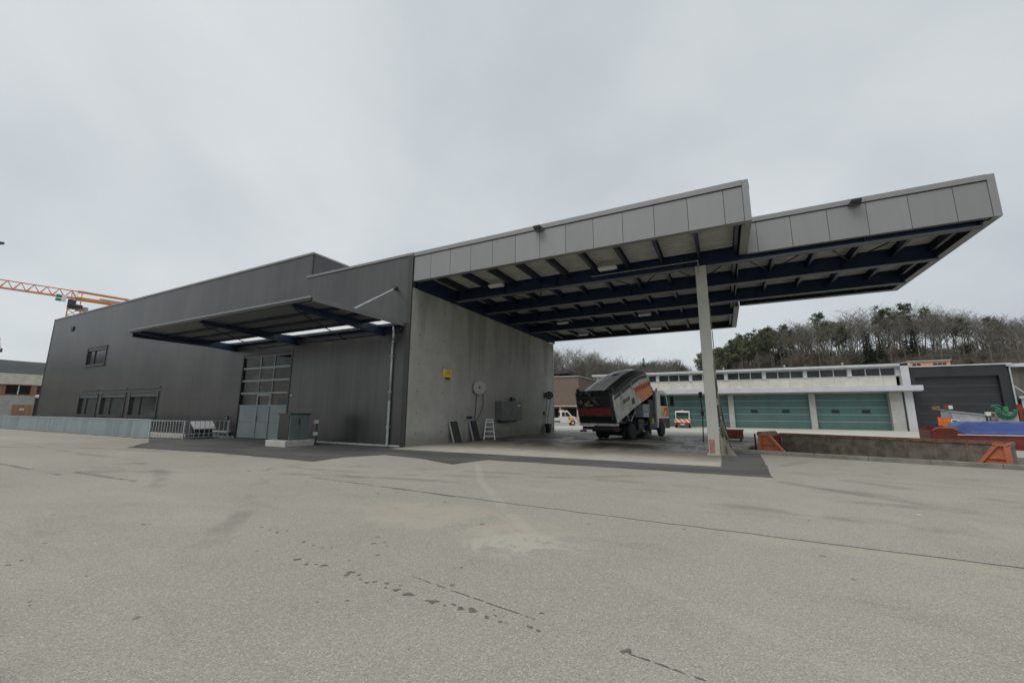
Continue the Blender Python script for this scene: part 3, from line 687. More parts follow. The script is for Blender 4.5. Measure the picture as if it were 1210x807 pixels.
def ibeam_y(x, y0, y1, zb, zt, w=.13):
    mb = MB(); mb.box(x-w/2, x+w/2, y0, y1, zb, zb+.018); mb.box(x-.008, x+.008, y0, y1, zb+.018, zt-.016); mb.box(x-w/2, x+w/2, y0, y1, zt-.016, zt)
    return mb.build('purlin', 'navy', cp)
px = [.96+1.525*k for k in range(10)]
for x in px[:9]: ibeam_y(x, .28, D3-.3, 8.38, ZD-.004)
ibeam_y(14.55, .28, D3-.3, 8.38, ZD-.004)
for x in (16.1, 17.6, 19.1, 20.6, 21.85): ibeam_y(x, SY+.3, D2-.3, 8.38, ZD-.004)
B(X1-.31, X1-.26, .3, D3-.3, 8.25, ZD-.005).build('edge_beam', 'navy', cp)
# wind bracing rods under the deck
zr = 8.42
for xa, xb in ((2.5, 5.55), (8.6, 11.65), (11.65, 14.6), (14.6, 17.6), (17.6, 20.6)):
    MB().tube((xa, BY[0]+.2, zr), ((xa+xb)/2, BY[1]-.2, zr), .032, n=6).tube(((xa+xb)/2, BY[1]-.2, zr), (xb, BY[0]+.2, zr), .032, n=6).build('brace_rod', 'black', cp)
# cast column
B(12.965, 13.395, 3.42, 3.85, -.05, ZB-.002).build('column', 'concrete', cp, bevel=.025)
B(13.0, 13.2, 3.408, 3.418, .02, .62).build('column_repair_patch', 'patchrust', cp)
B(12.9, 13.46, 3.36, 3.9, -.003, .05).build('column_foot', 'concrete', cp, bevel=.01)
# conduit along the front beam and down the column
MB().path([(8.3, 3.52, 8.30), (13.1, 3.52, 8.30), (13.1, 3.40, 8.30), (13.1, 3.40, 7.6)], .018).build('conduit', 'steel', cp)

def luminaire(x, y, i):
    near = ['nearest the concrete wall', 'nearest the column'][x > 6]
    rowt = ['under the front edge of the canopy', 'behind the second canopy beam', 'behind the third canopy beam', 'under the rear edge of the canopy'][i]
    t = thing('ceiling_lamp', f'white box lamp {rowt}, {near}', 'ceiling lamp', (x, y, 8.28), group='box lamps under the canopy')
    B(x-.42, x+.42, y-.16, y+.16, 8.30, 8.40).build('housing', 'white', t, bevel=.01); B(x-.40, x+.40, y-.14, y+.14, 8.28, 8.299).build('diffuser', 'lamp', t)
    MB().tube((x-.3, y, 8.39), (x-.3, y, ZD+.01), .012, n=6).tube((x+.3, y, 8.39), (x+.3, y, ZD+.01), .012, n=6).build('hanger', 'steel', t)
for i, y in enumerate((2.8, 7.85, 13.0, 18.15)):
    for x in (3.28, 9.27): luminaire(x, y, i)
def floodlight(x, y, z, label):
    t = thing('floodlight', label, 'floodlight', (x, y, z), group='floodlights on the canopy fascia')
    MB().hexa([(x-.15, y-.38, z-.09), (x+.15, y-.38, z-.09), (x+.13, y-.15, z-.03), (x-.13, y-.15, z-.03), (x-.15, y-.40, z+.02), (x+.15, y-.40, z+.02), (x+.13, y-.15, z+.06), (x-.13, y-.15, z+.06)]).build('housing', 'black', t)
    B(x-.12, x+.12, y-.36, y-.2, z-.105, z-.09).build('lens', 'screen', t)
    MB().bar((x-.17, y-.28, z-.02), (x-.17, y-.03, z-.04), .02, .04).bar((x+.17, y-.28, z-.02), (x+.17, y-.03, z-.04), .02, .04).box(x-.19, x+.19, y-.05, y-.02, z-.08, z+.02).build('bracket', 'darksteel', t)
floodlight(7.05, -.02, 9.56, 'black floodlight on the front fascia of the canopy above the wash bay')
floodlight(18.62, 3.34, 9.56, 'black floodlight on the set back fascia of the canopy, outside the column')

# ------------------------------------------------------------------ small canopy above the sectional door
dc = thing('door_canopy', 'shallow dark steel canopy with skylight strip above the sectional door', 'canopy', (-8, -2.7, 5.7))
CX0, CX1, CY = -15.7, -.42, -5.35
B(CX0, CX1, CY, CY+.07, 6.05, 6.12).build('fascia', 'trim', dc); B(CX0, CX1, CY+.012, CY+.09, 5.93, 6.048).build('gutter', 'black', dc)
B(CX1-.07, CX1, CY+.072, -.04, 5.93, 6.12).build('fascia', 'trim', dc); B(CX0, CX0+.07, CY+.072, -.04, 5.93, 6.12).build('fascia', 'trim', dc)
B(CX0+.005, CX0+.12, CY+.1, -.04, 5.72, 5.925).build('edge_beam', 'navy', dc)
beams = [-14.9, -8.7, -1.75]
for a, b in zip([CX0+.07]+beams, beams+[CX1-.07]):
    B(a, b, CY+.073, -1.55, 6.04, 6.09).build('roof_sheet', 'canopysheet', dc)
    B(a, b, -.42, -.04, 6.04, 6.09).build('roof_sheet', 'canopysheet', dc)
    n = max(1, round((b-a)/1.9))
    for k in range(n): B(a+(b-a)*k/n+.03, a+(b-a)*(k+1)/n-.03, -1.545, -.425, 6.05, 6.07).build('skylight_pane', 'opal', dc)
for xb in beams:
    MB().hexa([(xb-.08, CY+.15, 5.84), (xb+.08, CY+.15, 5.84), (xb+.08, -.03, 5.52), (xb-.08, -.03, 5.52), (xb-.08, CY+.15, 6.0), (xb+.08, CY+.15, 6.0), (xb+.08, -.03, 6.0), (xb-.08, -.03, 6.0)]).build('cantilever_beam', 'blue', dc)
for y in (-3.9, -2.75, -1.56, -.43): B(CX0+.13, CX1-.08, y-.05, y+.05, 5.90, 6.035).build('purlin', 'navy', dc)
B(CX0+.13, CX1-.1, -.14, -.03, 5.62, 5.9).build('wall_plate', 'navy', dc)
for xa, xb in ((-8.7, -12.2), (-8.7, -5.6), (-1.75, -4.6)): MB().tube((xa, CY+.3, 5.78), (xb, -.06, 5.55), .025, n=6).build('brace_rod', 'black', dc)
for xb, dz in ((-1.1, 8.0), (-8.7, 8.0), (-14.9, 8.0)):
    o = MB().tube((xb, -.05, dz), (xb, -3.0, 6.05), .05, n=8).build('tension_rod', 'steel', dc)
    MB().lathe((xb, -.03, dz), (0, -1, -.6), [(0, .13), (.03, .13), (.05, .07), (.25, .065)], 12).build('rod_socket', 'darktrim', o)
t = thing('downpipe', 'galvanised downpipe between the small canopy and the concrete wall corner', 'downpipe', (-1.07, -.15, 0))
MB().path([(-.75, -.45, 5.86), (-.75, -.42, 5.55), (-.95, -.2, 5.2), (-1.06, -.12, 5.05), (-1.06, -.12, 2.2)], .05, 10).build('pipe', 'steel', t, smooth=True)
MB().tube((-1.06, -.12, 2.2), (-1.06, -.12, 0), .065, n=10).build('standpipe', 'steel', t)
for z in (4.4, 2.6, .9): B(-1.14, -.98, -.19, -.03, z, z+.05).build('clamp', 'steel', t)

# ------------------------------------------------------------------ things on the concrete wall
t = thing('warning_box', 'small yellow box fixed high on the concrete wall', 'box', (.05, 3.1, 3.6)); B(.002, .10, 2.78, 3.44, 3.55, 4.02).build('case', 'yellow', t, bevel=.02); B(.101, .105, 2.9, 3.3, 3.7, 3.92).build('plate', M('faded_yellow', (.55, .42, .08), .5), t); B(.03, .09, 2.95, 3.3, 3.46, 3.549).build('socket', 'black', t)
def hose_reel(y, z, r, drum, label, long=True):
    t = thing('hose_reel', label, 'hose reel', (.1, y, z))
    MB().box(.002, .05, y-.12, y+.12, z-.3, z+.25).box(.05, .42, y-.03, y+.03, z-.05, z+.05).build('bracket', 'darksteel', t)
    d = Vector((.45, -.9, 0)).normalized(); c = Vector((.42, y, z))-d*.1; e = Vector((-d.y, d.x, 0))
    MB().lathe(c, d, [(0, r*.9), (.02, r), (.05, r), (.07, r*.55), (.15, r*.55), (.17, r), (.2, r), (.21, r*.85), (.215, r*.82)], 28).build('drum', drum, t)
    for k in range(8):
        an = k*math.pi/4; MB().lathe(c+d*.216+e*math.cos(an)*r*.58+Vector((0, 0, math.sin(an)*r*.58)), d, [(0, r*.10), (.006, r*.10)], 10).build('hole', 'steel', t)
    MB().lathe(c+d*.216, d, [(0, r*.16), (.04, r*.14)], 12).build('hub', 'darksteel', t)
    h0 = c+d*.11
    if long:
        MB().path([h0-e*r*.5+Vector((0, 0, -r*.3)), (.2, y-.05, z-1.0), (.16, y-.1, z-1.9), (.18, y-.15, z-2.6), (.25, y+.2, z-3.08), (.3, y+.7, z-3.1)], .028).build('hose', 'hose', t, smooth=True)
        MB().path([h0+e*r*.5+Vector((0, 0, -r*.3)), (.35, y+.55, z-1.1), (.25, y+.4, z-1.55), (.16, y-.0, z-2.1), (.16, y-.25, z-2.7), (.25, y-.6, z-3.1)], .024).build('hose', 'hose', t, smooth=True)
    else:
        MB().path([h0-e*r*.5, (.2, y-.2, z-1.5), (.12, y-.3, z-2.6)], .02).build('hose', 'hose', t); MB().path([h0+e*r*.5, (.3, y+.3, z-1.2), (.2, y+.1, z-2.3)], .02).build('hose', 'hose', t)
hose_reel(5.95, 3.14, .40, 'greywall', 'white hose reel with dangling hoses on the concrete wall above the leaning grates')
hose_reel(17.2, 3.13, .34, 'black', 'black hose reel on the concrete wall above the black bin', False)
for (y, lab) in ((3.75, 'dark steel grate leaning on the concrete wall below the yellow box'), (5.75, 'dark steel grate leaning on the concrete wall next to the stepladder')):
    t = thing('floor_grate', lab, 'grate', (.4, y, 0), group='grates leaning on the concrete wall')
    a, b = Vector((.30, .12, 0)), Vector((.03, .0, 1.14))
    e = Vector((0, 1, 0))*.36
    def pt(u, v, w=0): 
        p = Vector((0, y, 0))+a+(b-a)*v+e*u; nrm = (b-a).cross(e).normalized(); return p+nrm*w
    MB().hexa([pt(-1, 0), pt(1, 0), pt(1, 1), pt(-1, 1), pt(-1, 0, -.02), pt(1, 0, -.02), pt(1, 1, -.02), pt(-1, 1, -.02)]).build('sheet', 'mesh', t)
    for k in range(11): MB().bar(pt(-.92, .03+k*.094, -.03), pt(.92, .03+k*.094, -.03), .02, .03).build('cross_bar', 'mesh', t)
    MB().bar(pt(-1, 0, -.02), pt(-1, 1, -.02), .07, .06).build('edge_rail', 'steel', t); MB().bar(pt(1, 0, -.02), pt(1, 1, -.02), .05, .05).build('edge_rail', 'darksteel', t)
t = thing('brush', 'short hand brush hanging on the concrete wall between the leaning grates', 'brush', (.1, 5.3, 1.3)); MB().tube((.05, 4.85, 1.05), (.1, 5.25, 1.35), .025).build('handle', 'timber', t); B(.03, .14, 5.15, 5.6, 1.28, 1.42).build('head', 'black', t)
# stepladder
t = thing('stepladder', 'aluminium stepladder standing by the concrete wall under the wall cabinet', 'stepladder', (.62, 6.85, 0), R(30), world=False)
for q in (-1, 1):
    MB().bar((q*.34, -.2, 0), (q*.2, 0, 1.22), .04, .08).build('stile', 'aluminium', t)
    MB().bar((q*.32, .3, 0), (q*.2, .06, 1.2), .03, .05).build('rear_leg', 'aluminium', t)
for k in range(4):
    v = .18+k*.23; B(-(.34-.14*v), .34-.14*v, -.2+.2*v-.05, -.2+.2*v+.05, 1.22*v-.025, 1.22*v+.025).build('tread', 'aluminium', t)
B(-.22, .22, -.06, .12, 1.2, 1.25).build('top_platform', 'aluminium', t)
t = thing('wall_cabinet', 'large grey wall cabinet hung on the concrete wall', 'cabinet', (.2, 10.1, 1.1)); B(.002, .48, 8.6, 11.7, 1.12, 2.42).build('carcass', M('wall_cabinet_grey', (.13, .13, .125), .5), t, bevel=.01)
for a, b in ((8.62, 10.12), (10.15, 11.68)): B(.481, .50, a, b, 1.15, 2.40).build('door', M('wall_cabinet_door', (.14, .14, .135), .45), t)
B(.501, .506, 11.0, 11.45, 2.1, 2.22).build('name_plate', 'white', t); B(.1, .45, 8.8, 11.0, 1.02, 1.118).build('drip_tray', 'black', t)
t = thing('wash_lance', 'black spray lance lying on top of the grey wall cabinet', 'spray lance', (.25, 10.6, 2.43)); MB().tube((.25, 11.0, 2.62), (.3, 12.9, 2.44), .015).build('tube', 'black', t); MB().hexa([(.17, 10.5, 2.42), (.33, 10.5, 2.42), (.33, 11.05, 2.5), (.17, 11.05, 2.5), (.17, 10.45, 2.72), (.33, 10.45, 2.72), (.33, 11.0, 2.66), (.17, 11.0, 2.66)]).build('grip', 'black', t)
t = thing('waste_bin', 'black waste bin at the far end of the concrete wall', 'bin', (.4, 17.0, 0)); MB().hexa([(.25, 16.8, .0), (.55, 16.8, 0), (.55, 17.2, 0), (.25, 17.2, 0), (.2, 16.75, .70), (.6, 16.75, .70), (.6, 17.25, .70), (.2, 17.25, .70)]).build('body', 'black', t); B(.18, .62, 16.73, 17.27, .701, .75).build('rim', 'darksteel', t)
t = thing('tap_panel', 'small tap and valve fittings on the concrete wall above the black bin', 'tap', (.05, 17.4, 1.3)); MB().tube((.05, 17.2, 1.5), (.05, 17.2, 0), .015).build('pipe', 'steel', t); MB().tube((.02, 17.6, 1.45), (.2, 17.6, 1.45), .04).build('valve', 'steel', t); B(.002, .1, 16.9, 17.05, 1.5, 1.75).build('bracket', 'black', t)
# ------------------------------------------------------------------ at the column: spray post and hanging hoses
t = thing('spray_post', 'thin black spray lance post standing behind the concrete column', 'post', (12.42, 11.9, 0))
MB().path([(12.42, 11.9, 0), (12.48, 11.9, 1.6), (12.42, 11.9, 2.9)], .035).build('pole', 'black', t); MB().path([(11.9, 11.8, .02), (12.42, 11.9, .15), (12.9, 11.95, .02)], .03).build('foot', 'steel', t); B(12.34, 12.54, 11.83, 11.97, 2.6, 2.95).build('nozzle', 'black', t); B(12.38, 12.56, 11.84, 11.96, 1.55, 1.8).build('grip', 'black', t)
t = thing('hose_bundle', 'bundle of grimy hoses hanging beside the concrete column down to its stone foot', 'hose', (13.55, 3.6, 0))
random.seed(3)
for k in range(9):
    z0 = random.uniform(2.2, 4.4) if k else 6.5; y = 3.5+random.uniform(-.1, .25); fx = 13.45+.05*k; 
    pts = [(13.41, y, z0), (13.43+random.uniform(0, .03), y, z0*.7), (13.44+.02*k, y+random.uniform(-.1, .1), z0*.42), (13.46+.035*k, y+random.uniform(-.1, .1), z0*.2), (fx, y+random.uniform(-.15, .15), .12)]
    MB().path(pts, random.uniform(.018, .035)).build('hose', ['rust', 'hose', 'kerb'][k % 3], t, smooth=True)
B(13.398, 13.46, 3.5, 3.62, 2.0, 2.25).build('valve', 'white', t)
MB().hexa([(13.402, 3.3, -.02), (14.0, 3.32, -.02), (13.95, 3.9, -.02), (13.402, 3.88, -.02), (13.402, 3.42, .85), (13.5, 3.45, .7), (13.5, 3.75, .7), (13.402, 3.8, .85)]).build('stone_foot', 'kerb', t, bevel=.03)

# ------------------------------------------------------------------ cabinet on its plinth, barrier and railing by the facade
t = thing('electric_cabinet', 'green grey twin door electric cabinet in front of the dark facade', 'cabinet', (-5.55, -1.8, .28))
B(-5.85, -5.0, -2.55, -1.5, .28, 1.50).build('carcass', 'greycab', t, bevel=.01); B(-5.91, -4.94, -2.61, -1.44, 1.501, 1.56).build('roof', 'darktrim', t)
for a, b in ((-2.53, -2.03), (-2.01, -1.52)): B(-4.998, -4.975, a, b, .31, 1.48).build('door', 'greycab', t)
B(-5.83, -5.03, -2.575, -2.552, .31, 1.48).build('dark_side_sheet', 'screen', t); B(-4.974, -4.95, -2.12, -2.08, 1.0, 1.3).build('handle', 'black', t)  # dark sheet over the cabinet's narrow side face
t = thing('cabinet_plinth', 'pale concrete plinth under the electric cabinet', 'plinth', (-5.8, -1.8, 0)); B(-6.3, -4.78, -2.85, -1.3, -.02, .28).build('block', 'plinth', t, bevel=.02); B(-6.25, -5.95, -2.7, -2.3, .281, .30).build('cover_plate', 'steel', t)
t = thing('hydrant_valve', 'small white valve on a post beside the electric cabinet', 'valve', (-4.95, -1.1, 0)); MB().tube((-4.95, -1.1, 0), (-4.95, -1.1, 1.25), .04).build('post', 'darksteel', t)
for z in (.45, 1.05): B(-5.05, -4.85, -1.22, -1.1, z, z+.18).build('socket', 'white', t); 
fe = thing('barrier', 'long galvanised sheet barrier in front of the dark facade windows', 'barrier', (-35, -3.0, 0))
x = -74.0
while x < -18:
    B(x+.01, x+2.34, -3.03, -2.98, .03, 1.08).build('barrier_panel', M('barrier_sheet', (.21, .255, .27), .45, .2, .15, .7, stretch=(2, 2, .3), orand=.08) if x < -73 else bpy.data.materials['barrier_sheet'], fe)
    B(x-.03, x+.03, -2.975, -2.9, -.02, 1.1).build('post', 'steel', fe); x += 2.35
B(-74, -17.65, -3.06, -2.92, 1.082, 1.13).build('top_rail', 'steel', fe); B(-74, -17.7, -3.2, -2.95, -.02, .028).build('base_strip', 'kerb', fe)
rl = thing('stair_railing', 'galvanised bar railing at the end of the sheet barrier', 'railing', (-16, -2.5, 0))
c0, c1, c2 = Vector((-17.55, -3.0, 0)), Vector((-14.6, -2.55, 0)), Vector((-14.3, -.3, 0))
for a, b, n in ((c0, c1, 12), (c1, c2, 9)):
    for k in range(n+1):
        p = a+(b-a)*k/n; MB().tube((p.x, p.y, .1), (p.x, p.y, 1.05), .018 if 0 < k < n else .03, n=6).build('bar', 'steel', rl)
    for z in (1.06, .3, .1): MB().bar((a.x, a.y, z), (b.x, b.y, z), .05, .04).build('rail', 'steel', rl)
for p in (c0, c1, c2): B(p.x-.04, p.x+.04, p.y-.04, p.y+.04, -.02, 1.09).build('post', 'steel', rl)
t = thing('sheet_metal_hood', 'bent shiny metal hood behind the bar railing', 'hood', (-15.1, -1.6, 0)); MB().hexa([(-15.6, -2.0, .0), (-14.7, -2.0, .0), (-14.7, -.9, .0), (-15.6, -.9, .0), (-15.75, -1.9, 1.0), (-15.1, -2.0, 1.0), (-15.1, -.9, 1.0), (-15.75, -.9, 1.0)]).build('body', 'darksteel', t); MB().hexa([(-15.12, -2.05, .97), (-14.62, -2.05, .55), (-14.62, -.85, .55), (-15.12, -.85, .97), (-15.12, -2.05, 1.03), (-14.6, -2.05, .6), (-14.6, -.85, .6), (-15.12, -.85, 1.03)]).build('lid', 'aluminium', t)
t = thing('door_step', 'two pale concrete steps against the dark facade beside the sectional door', 'step', (-15, -.5, 0)); B(-18.5, -14.25, -.6, -.04, -.02, .10).build('tread', 'plinth', t); B(-18.5, -14.45, -.3, -.04, .101, .32).build('tread', 'darktrim', t); B(-18.5, -14.45, -.32, -.02, .321, .38).build('nosing', 'plinth', t)

# ------------------------------------------------------------------ sweeper truck with its tipped hopper
tk = thing('sweeper_truck', 'white and orange road sweeper truck with its hopper tipped backwards under the canopy', 'truck', (7.21, 11.98, 0), R(-13), world=False)
WB = 5.25
fr = MB(); 
for s in (-1, 1): fr.box(s*.42-.05, s*.42+.05, -1.9, 6.3, .72, 1.0)
for y in (-1.6, 0, 2.2, 4.0, 6.0): fr.box(-.4, .4, y-.06, y+.06, .76, .96)
fr.build('chassis', 'black', tk)
def wheel(x, y, dual):
    s = 1 if x > 0 else -1
    w = MB(); prof = [(-.15, .30), (-.15, .44), (-.12, .50), (-.05, .515), (.05, .515), (.12, .50), (.15, .44), (.15, .30)]
    w.lathe((x, y, .515), (1, 0, 0), prof, 28)
    if dual: w.lathe((x-s*.34, y, .515), (1, 0, 0), prof, 28)
    o = w.build('wheel', 'rubber', tk, smooth=True)
    MB().lathe((x+s*.06, y, .515), (s, 0, 0), [(0, .30), (.085, .30), (.08, .27), (.0 if dual else .03, .2), (.05 if dual else .08, .12), (.09, .1)], 20).build('rim', 'darksteel', o)
for s in (-1, 1): wheel(s*1.08, 0, True); wheel(s*1.05, WB, False)
ax = MB().tube((-1, 0, .515), (1, 0, .515), .09).tube((-1, WB, .515), (1, WB, .515), .08); ax.build('axle', 'black', tk)
for s in (-1, 1):
    arc = [(math.cos(a)*.66, .53+math.sin(a)*.62) for a in [math.pi*k/8 for k in range(9)]]
    g_ = MB()
    for (ya, za_), (yb, zb_) in zip(arc, arc[1:]): g_.hexa([(s*.72, ya, za_), (s*1.24, ya, za_), (s*1.24, yb, zb_), (s*.72, yb, zb_), (s*.72, ya*1.03, za_*1.02), (s*1.24, ya*1.03, za_*1.02), (s*1.24, yb*1.03, zb_*1.02), (s*.72, yb*1.03, zb_*1.02)])
    g_.build('mudguard', 'black', tk)
# hopper: side profile (y,z), already tipped
prof = [(-2.10, 1.06), (-2.5, 1.95), (-2.66, 2.62), (-2.45, 2.86), (-1.2, 3.42), (.2, 3.98), (1.4, 4.36), (2.3, 4.52), (2.8, 4.46), (3.1, 4.2), (3.62, 3.02), (1.66, 2.38), (.69, 2.11)]
hp = MB(); n = len(prof); secs = [-1.2, -1.05, -.6, 0, .3, .6, 1.05, 1.2]
crown = {-1.2: -.18, -1.05: .02, -.6: .16, 0: .22, .3: .205, .6: .16, 1.05: .02, 1.2: -.18}
top = {3, 4, 5, 6, 7, 8}
i0 = len(hp.v)
for xs_ in secs:
    for k, (y, z) in enumerate(prof):
        dzz = crown[xs_] if k in top else 0
        hp.v.append((xs_, y-dzz*.3*(k in top), z+dzz))
for j in range(len(secs)-1):
    for k in range(n): hp.f.append((i0+j*n+k, i0+j*n+(k+1) % n, i0+(j+1)*n+(k+1) % n, i0+(j+1)*n+k))
hp.f += [tuple(i0+k for k in range(n)), tuple(i0+(len(secs)-1)*n+k for k in range(n))[::-1]]
hp = hp.build('hopper', 'dirtywhite', tk)
def side_patch(name, pts, mat, x=1.203, th=.006): return MB().prism(pts, x, x+th, 'x').build(name, mat, hp)
side_patch('warning_foil', [(.72, 2.95), (3.35, 3.58), (3.58, 3.04), (1.70, 2.42)], 'chevhop'); side_patch('warning_foil', [(.22, 3.26), (3.16, 3.98), (3.345, 3.60), (.70, 2.97)], M('red_orange_foil', (.62, .075, .015), .45, 0, .15, 4))
for k in range(6):
    a = .75+k*.42; side_patch('foil_spot', [(a-.05, 3.2+k*.10), (a+.1, 3.34+k*.10), (a+.25, 3.24+k*.10), (a+.1, 3.12+k*.10)], 'red', 1.2095, .004)
side_patch('hatch', [(-1.35, 2.42), (-.3, 2.76), (-.2, 2.52), (-1.25, 2.18)], 'rust'); side_patch('emblem', [(-.05, 2.55), (.5, 2.72), (.62, 2.35), (.1, 2.2)], 'mesh')
for (ya, za_, yb, zb_) in ((-.05, 3.58, .65, 2.15), (-1.6, 3.0, -1.1, 1.55)): MB().bar((1.215, ya, za_), (1.215, yb, zb_), .03, .07).build('side_rib', 'dirtywhite', hp)
rf = MB()
tp = prof[3:9]
for (ya, za_), (yb, zb_) in zip(tp, tp[1:]):
    for xa, xb in zip(secs[1:5], secs[2:6]):
        pts = [(xx, yy-crown[xx]*.3, zz+crown[xx]+dd) for dd in (.004, .02) for xx, yy, zz in ((xa, ya, za_), (xb, ya, za_), (xb, yb, zb_), (xa, yb, zb_))]
        rf.hexa(pts)
rf.build('hopper_roof', M('skylit_white_roof', (.86, .86, .84), .3, 0, .04, 2), hp)  # whiter than the hopper: sky reflection put into the roof colour
MB().hexa([(-.1, -.1, 3.98), (.25, -.1, 3.98), (.25, .35, 4.16), (-.1, .35, 4.16), (-.1, -.1, 4.14), (.25, -.1, 4.14), (.25, .35, 4.3), (-.1, .35, 4.3)]).build('roof_hatch', 'black', hp)
sh = MB()
for (ya, za_), (yb, zb_) in zip(tp, tp[1:]):
    for xa, xb in ((.6, 1.05),):
        sh.hexa([(xx, yy-crown[xx]*.3, zz+crown[xx]+dd) for dd in (.003, .017) for xx, yy, zz in ((xa, ya, za_), (xb, ya, za_), (xb, yb, zb_), (xa, yb, zb_))])
for (ya, za_), (yb, zb_) in zip(tp, tp[1:]):
    sh.hexa([(1.05, ya-.006, za_+.02+.003), (1.202, ya+.054, za_-.18+.0), (1.202, yb+.054, zb_-.18), (1.05, yb-.006, zb_+.023), (1.06, ya-.006, za_+.035), (1.214, ya+.054, za_-.17), (1.214, yb+.054, zb_-.17), (1.06, yb-.006, zb_+.035)])
sh.build('roof_shoulder', M('dark_roof_edge', (.055, .053, .048), .55, 0, .4, 3, fine=.3), hp)  # dark strip along the right edge of the hopper roof
side_patch('side_band', [(-2.42, 2.62), (-1.2, 3.2), (.2, 3.76), (1.4, 4.14), (2.4, 4.3), (2.75, 4.2), (2.6, 4.1), (1.4, 3.9), (-1.2, 2.9), (-2.5, 2.4)], 'mesh', 1.2035, .004)
# rear door
rd = MB(); rp_ = [(-2.12, 1.02), (-2.55, 1.95), (-2.72, 2.62), (-2.5, 2.98), (-2.72, 3.02), (-2.9, 2.6), (-2.74, 1.9), (-2.34, 1.0)]
rd.prism(rp_, -1.22, 1.22, 'x'); rd = rd.build('rear_door', 'black', tk, bevel=.03)
MB().hexa([(-1.1, -2.80, 1.45), (1.1, -2.80, 1.45), (1.1, -2.6, 1.45), (-1.1, -2.6, 1.45), (-1.1, -2.88, 1.95), (1.1, -2.88, 1.95), (1.1, -2.7, 1.95), (-1.1, -2.7, 1.95)]).build('rear_panel', M('grimy_red_paint', (.16, .022, .014), .6, 0, .5, 5, fine=.3), rd)
random.seed(11)
for k in range(16):
    x = random.uniform(-1.05, .9); z = random.uniform(2.0, 2.75); yq = -2.86-.05*(z > 2.3)
    B(x, x+random.uniform(.1, .35), yq-random.uniform(.02, .14), yq+.1, z, z+random.uniform(.06, .25)).build('fitting', ['darksteel', 'mesh', 'rust'][k % 3], rd, bevel=.02)
for s in (-1, 1): MB().tube((s*1.1, -2.55, 1.2), (s*1.15, -2.95, 2.9), .06).build('hydraulic_ram', 'darksteel', rd); B(s*1.16-.07, s*1.16+.07, -2.8, -2.6, 2.95, 3.15).build('lug', 'black', rd)
B(-1.24, 1.24, -2.45, -2.02, .88, 1.03).build('rear_sill', 'dirtywhite', tk, bevel=.02)
rb = B(-1.2, 1.2, -2.15, -2.0, .62, .84).build('rear_bumper', 'black', tk)
for s in (-1, 1): B(s*1.05-.09, s*1.05+.09, -2.18, -2.151, .67, .78).build('tail_lamp', 'redlamp', rb)
MB().tube((-1.35, -2.2, .55), (-.9, -2.2, .55), .06).build('hose_stub', 'black', tk)
for s in (-1, 1): MB().tube((s*.5, .4, 1.0), (s*.5, 1.7, 2.45), .08).tube((s*.5, 1.0, 1.7), (s*.5, 1.7, 2.45), .05).build('tipping_ram', 'darksteel', tk)
MB().bar((1.0, .1, 1.05), (1.05, -.6, 1.75), .05, .08).bar((1.0, .1, 1.05), (1.0, .9, 1.75), .05, .08).build('sub_frame', 'steel', tk)
B(-1.0, 1.0, -1.8, 4.1, 1.0, 1.1).build('deck_plate', 'black', tk)
B(-.85, .85, .75, 4.0, .16, .74).build('underbody_block', 'black', tk, bevel=.06); B(-.8, .8, -1.7, -.7, .5, .74).build('rear_tank', 'black', tk, bevel=.05)  # sweeper gear as one black block, added to darken beneath the chassis
for z in (1.15, 1.75, 2.35): B(1.0, 1.18, 4.12, 4.4, z, z+.05).build('cab_step', 'steel', tk)
MB().path([(.9, 3.0, 1.2), (1.12, 2.6, .95), (1.15, 1.6, .8), (1.0, .9, .95), (.6, .4, 1.3)], .045).build('hydraulic_hose', 'black', tk, smooth=True)
MB().path([(1.0, 1.0, 1.15), (1.15, .6, 1.6), (1.12, .1, 1.5), (1.0, -.6, 1.2)], .03).build('hydraulic_hose', 'hose', tk, smooth=True)
tn = B(.45, 1.15, 2.0, 2.95, 1.38, 2.28).build('water_tank', 'steel', tk, bevel=.05)
for k in range(4): MB().tube((1.17, 2.12+k*.23, 1.7), (1.17, 2.12+k*.23, 2.28), .05, n=10).build('canister', 'steel', tn)
B(-1.05, 1.05, 3.1, 4.0, 1.1, 2.6).build('blower_housing', 'black', tk, bevel=.04); B(-1.0, 1.05, 4.05, 4.42, 1.05, 3.2).build('air_duct', 'black', tk, bevel=.05)
B(.7, 1.18, 1.0, 1.9, .55, 1.25).build('battery_box', 'black', tk, bevel=.03); B(.75, 1.2, 2.9, 3.9, .5, 1.0).build('fuel_tank', 'darksteel', tk, bevel=.06)
B(-1.1, -.7, 1.2, 3.9, .5, 1.1).build('fuel_tank', 'darksteel', tk, bevel=.06)
MB().lathe((1.0, 2.3, .38), (0, 0, -1), [(0, .3), (.1, .34), (.2, .5), (.34, .52)], 18).build('sweeping_brush', 'black', tk); MB().tube((.6, 2.2, .9), (1.0, 2.3, .4), .06).build('brush_arm', 'steel', tk)
B(1.05, 1.22, 3.25, 3.55, .95, 1.3).build('marker_plate', M('lime_plate', (.30, .38, .03), .5), tk)
MB().path([(.95, 4.18, 1.3), (.95, 4.18, 3.1), (.95, 4.05, 3.42), (.95, 3.95, 3.5)], .09, 12).build('exhaust_stack', 'black', tk, smooth=True)
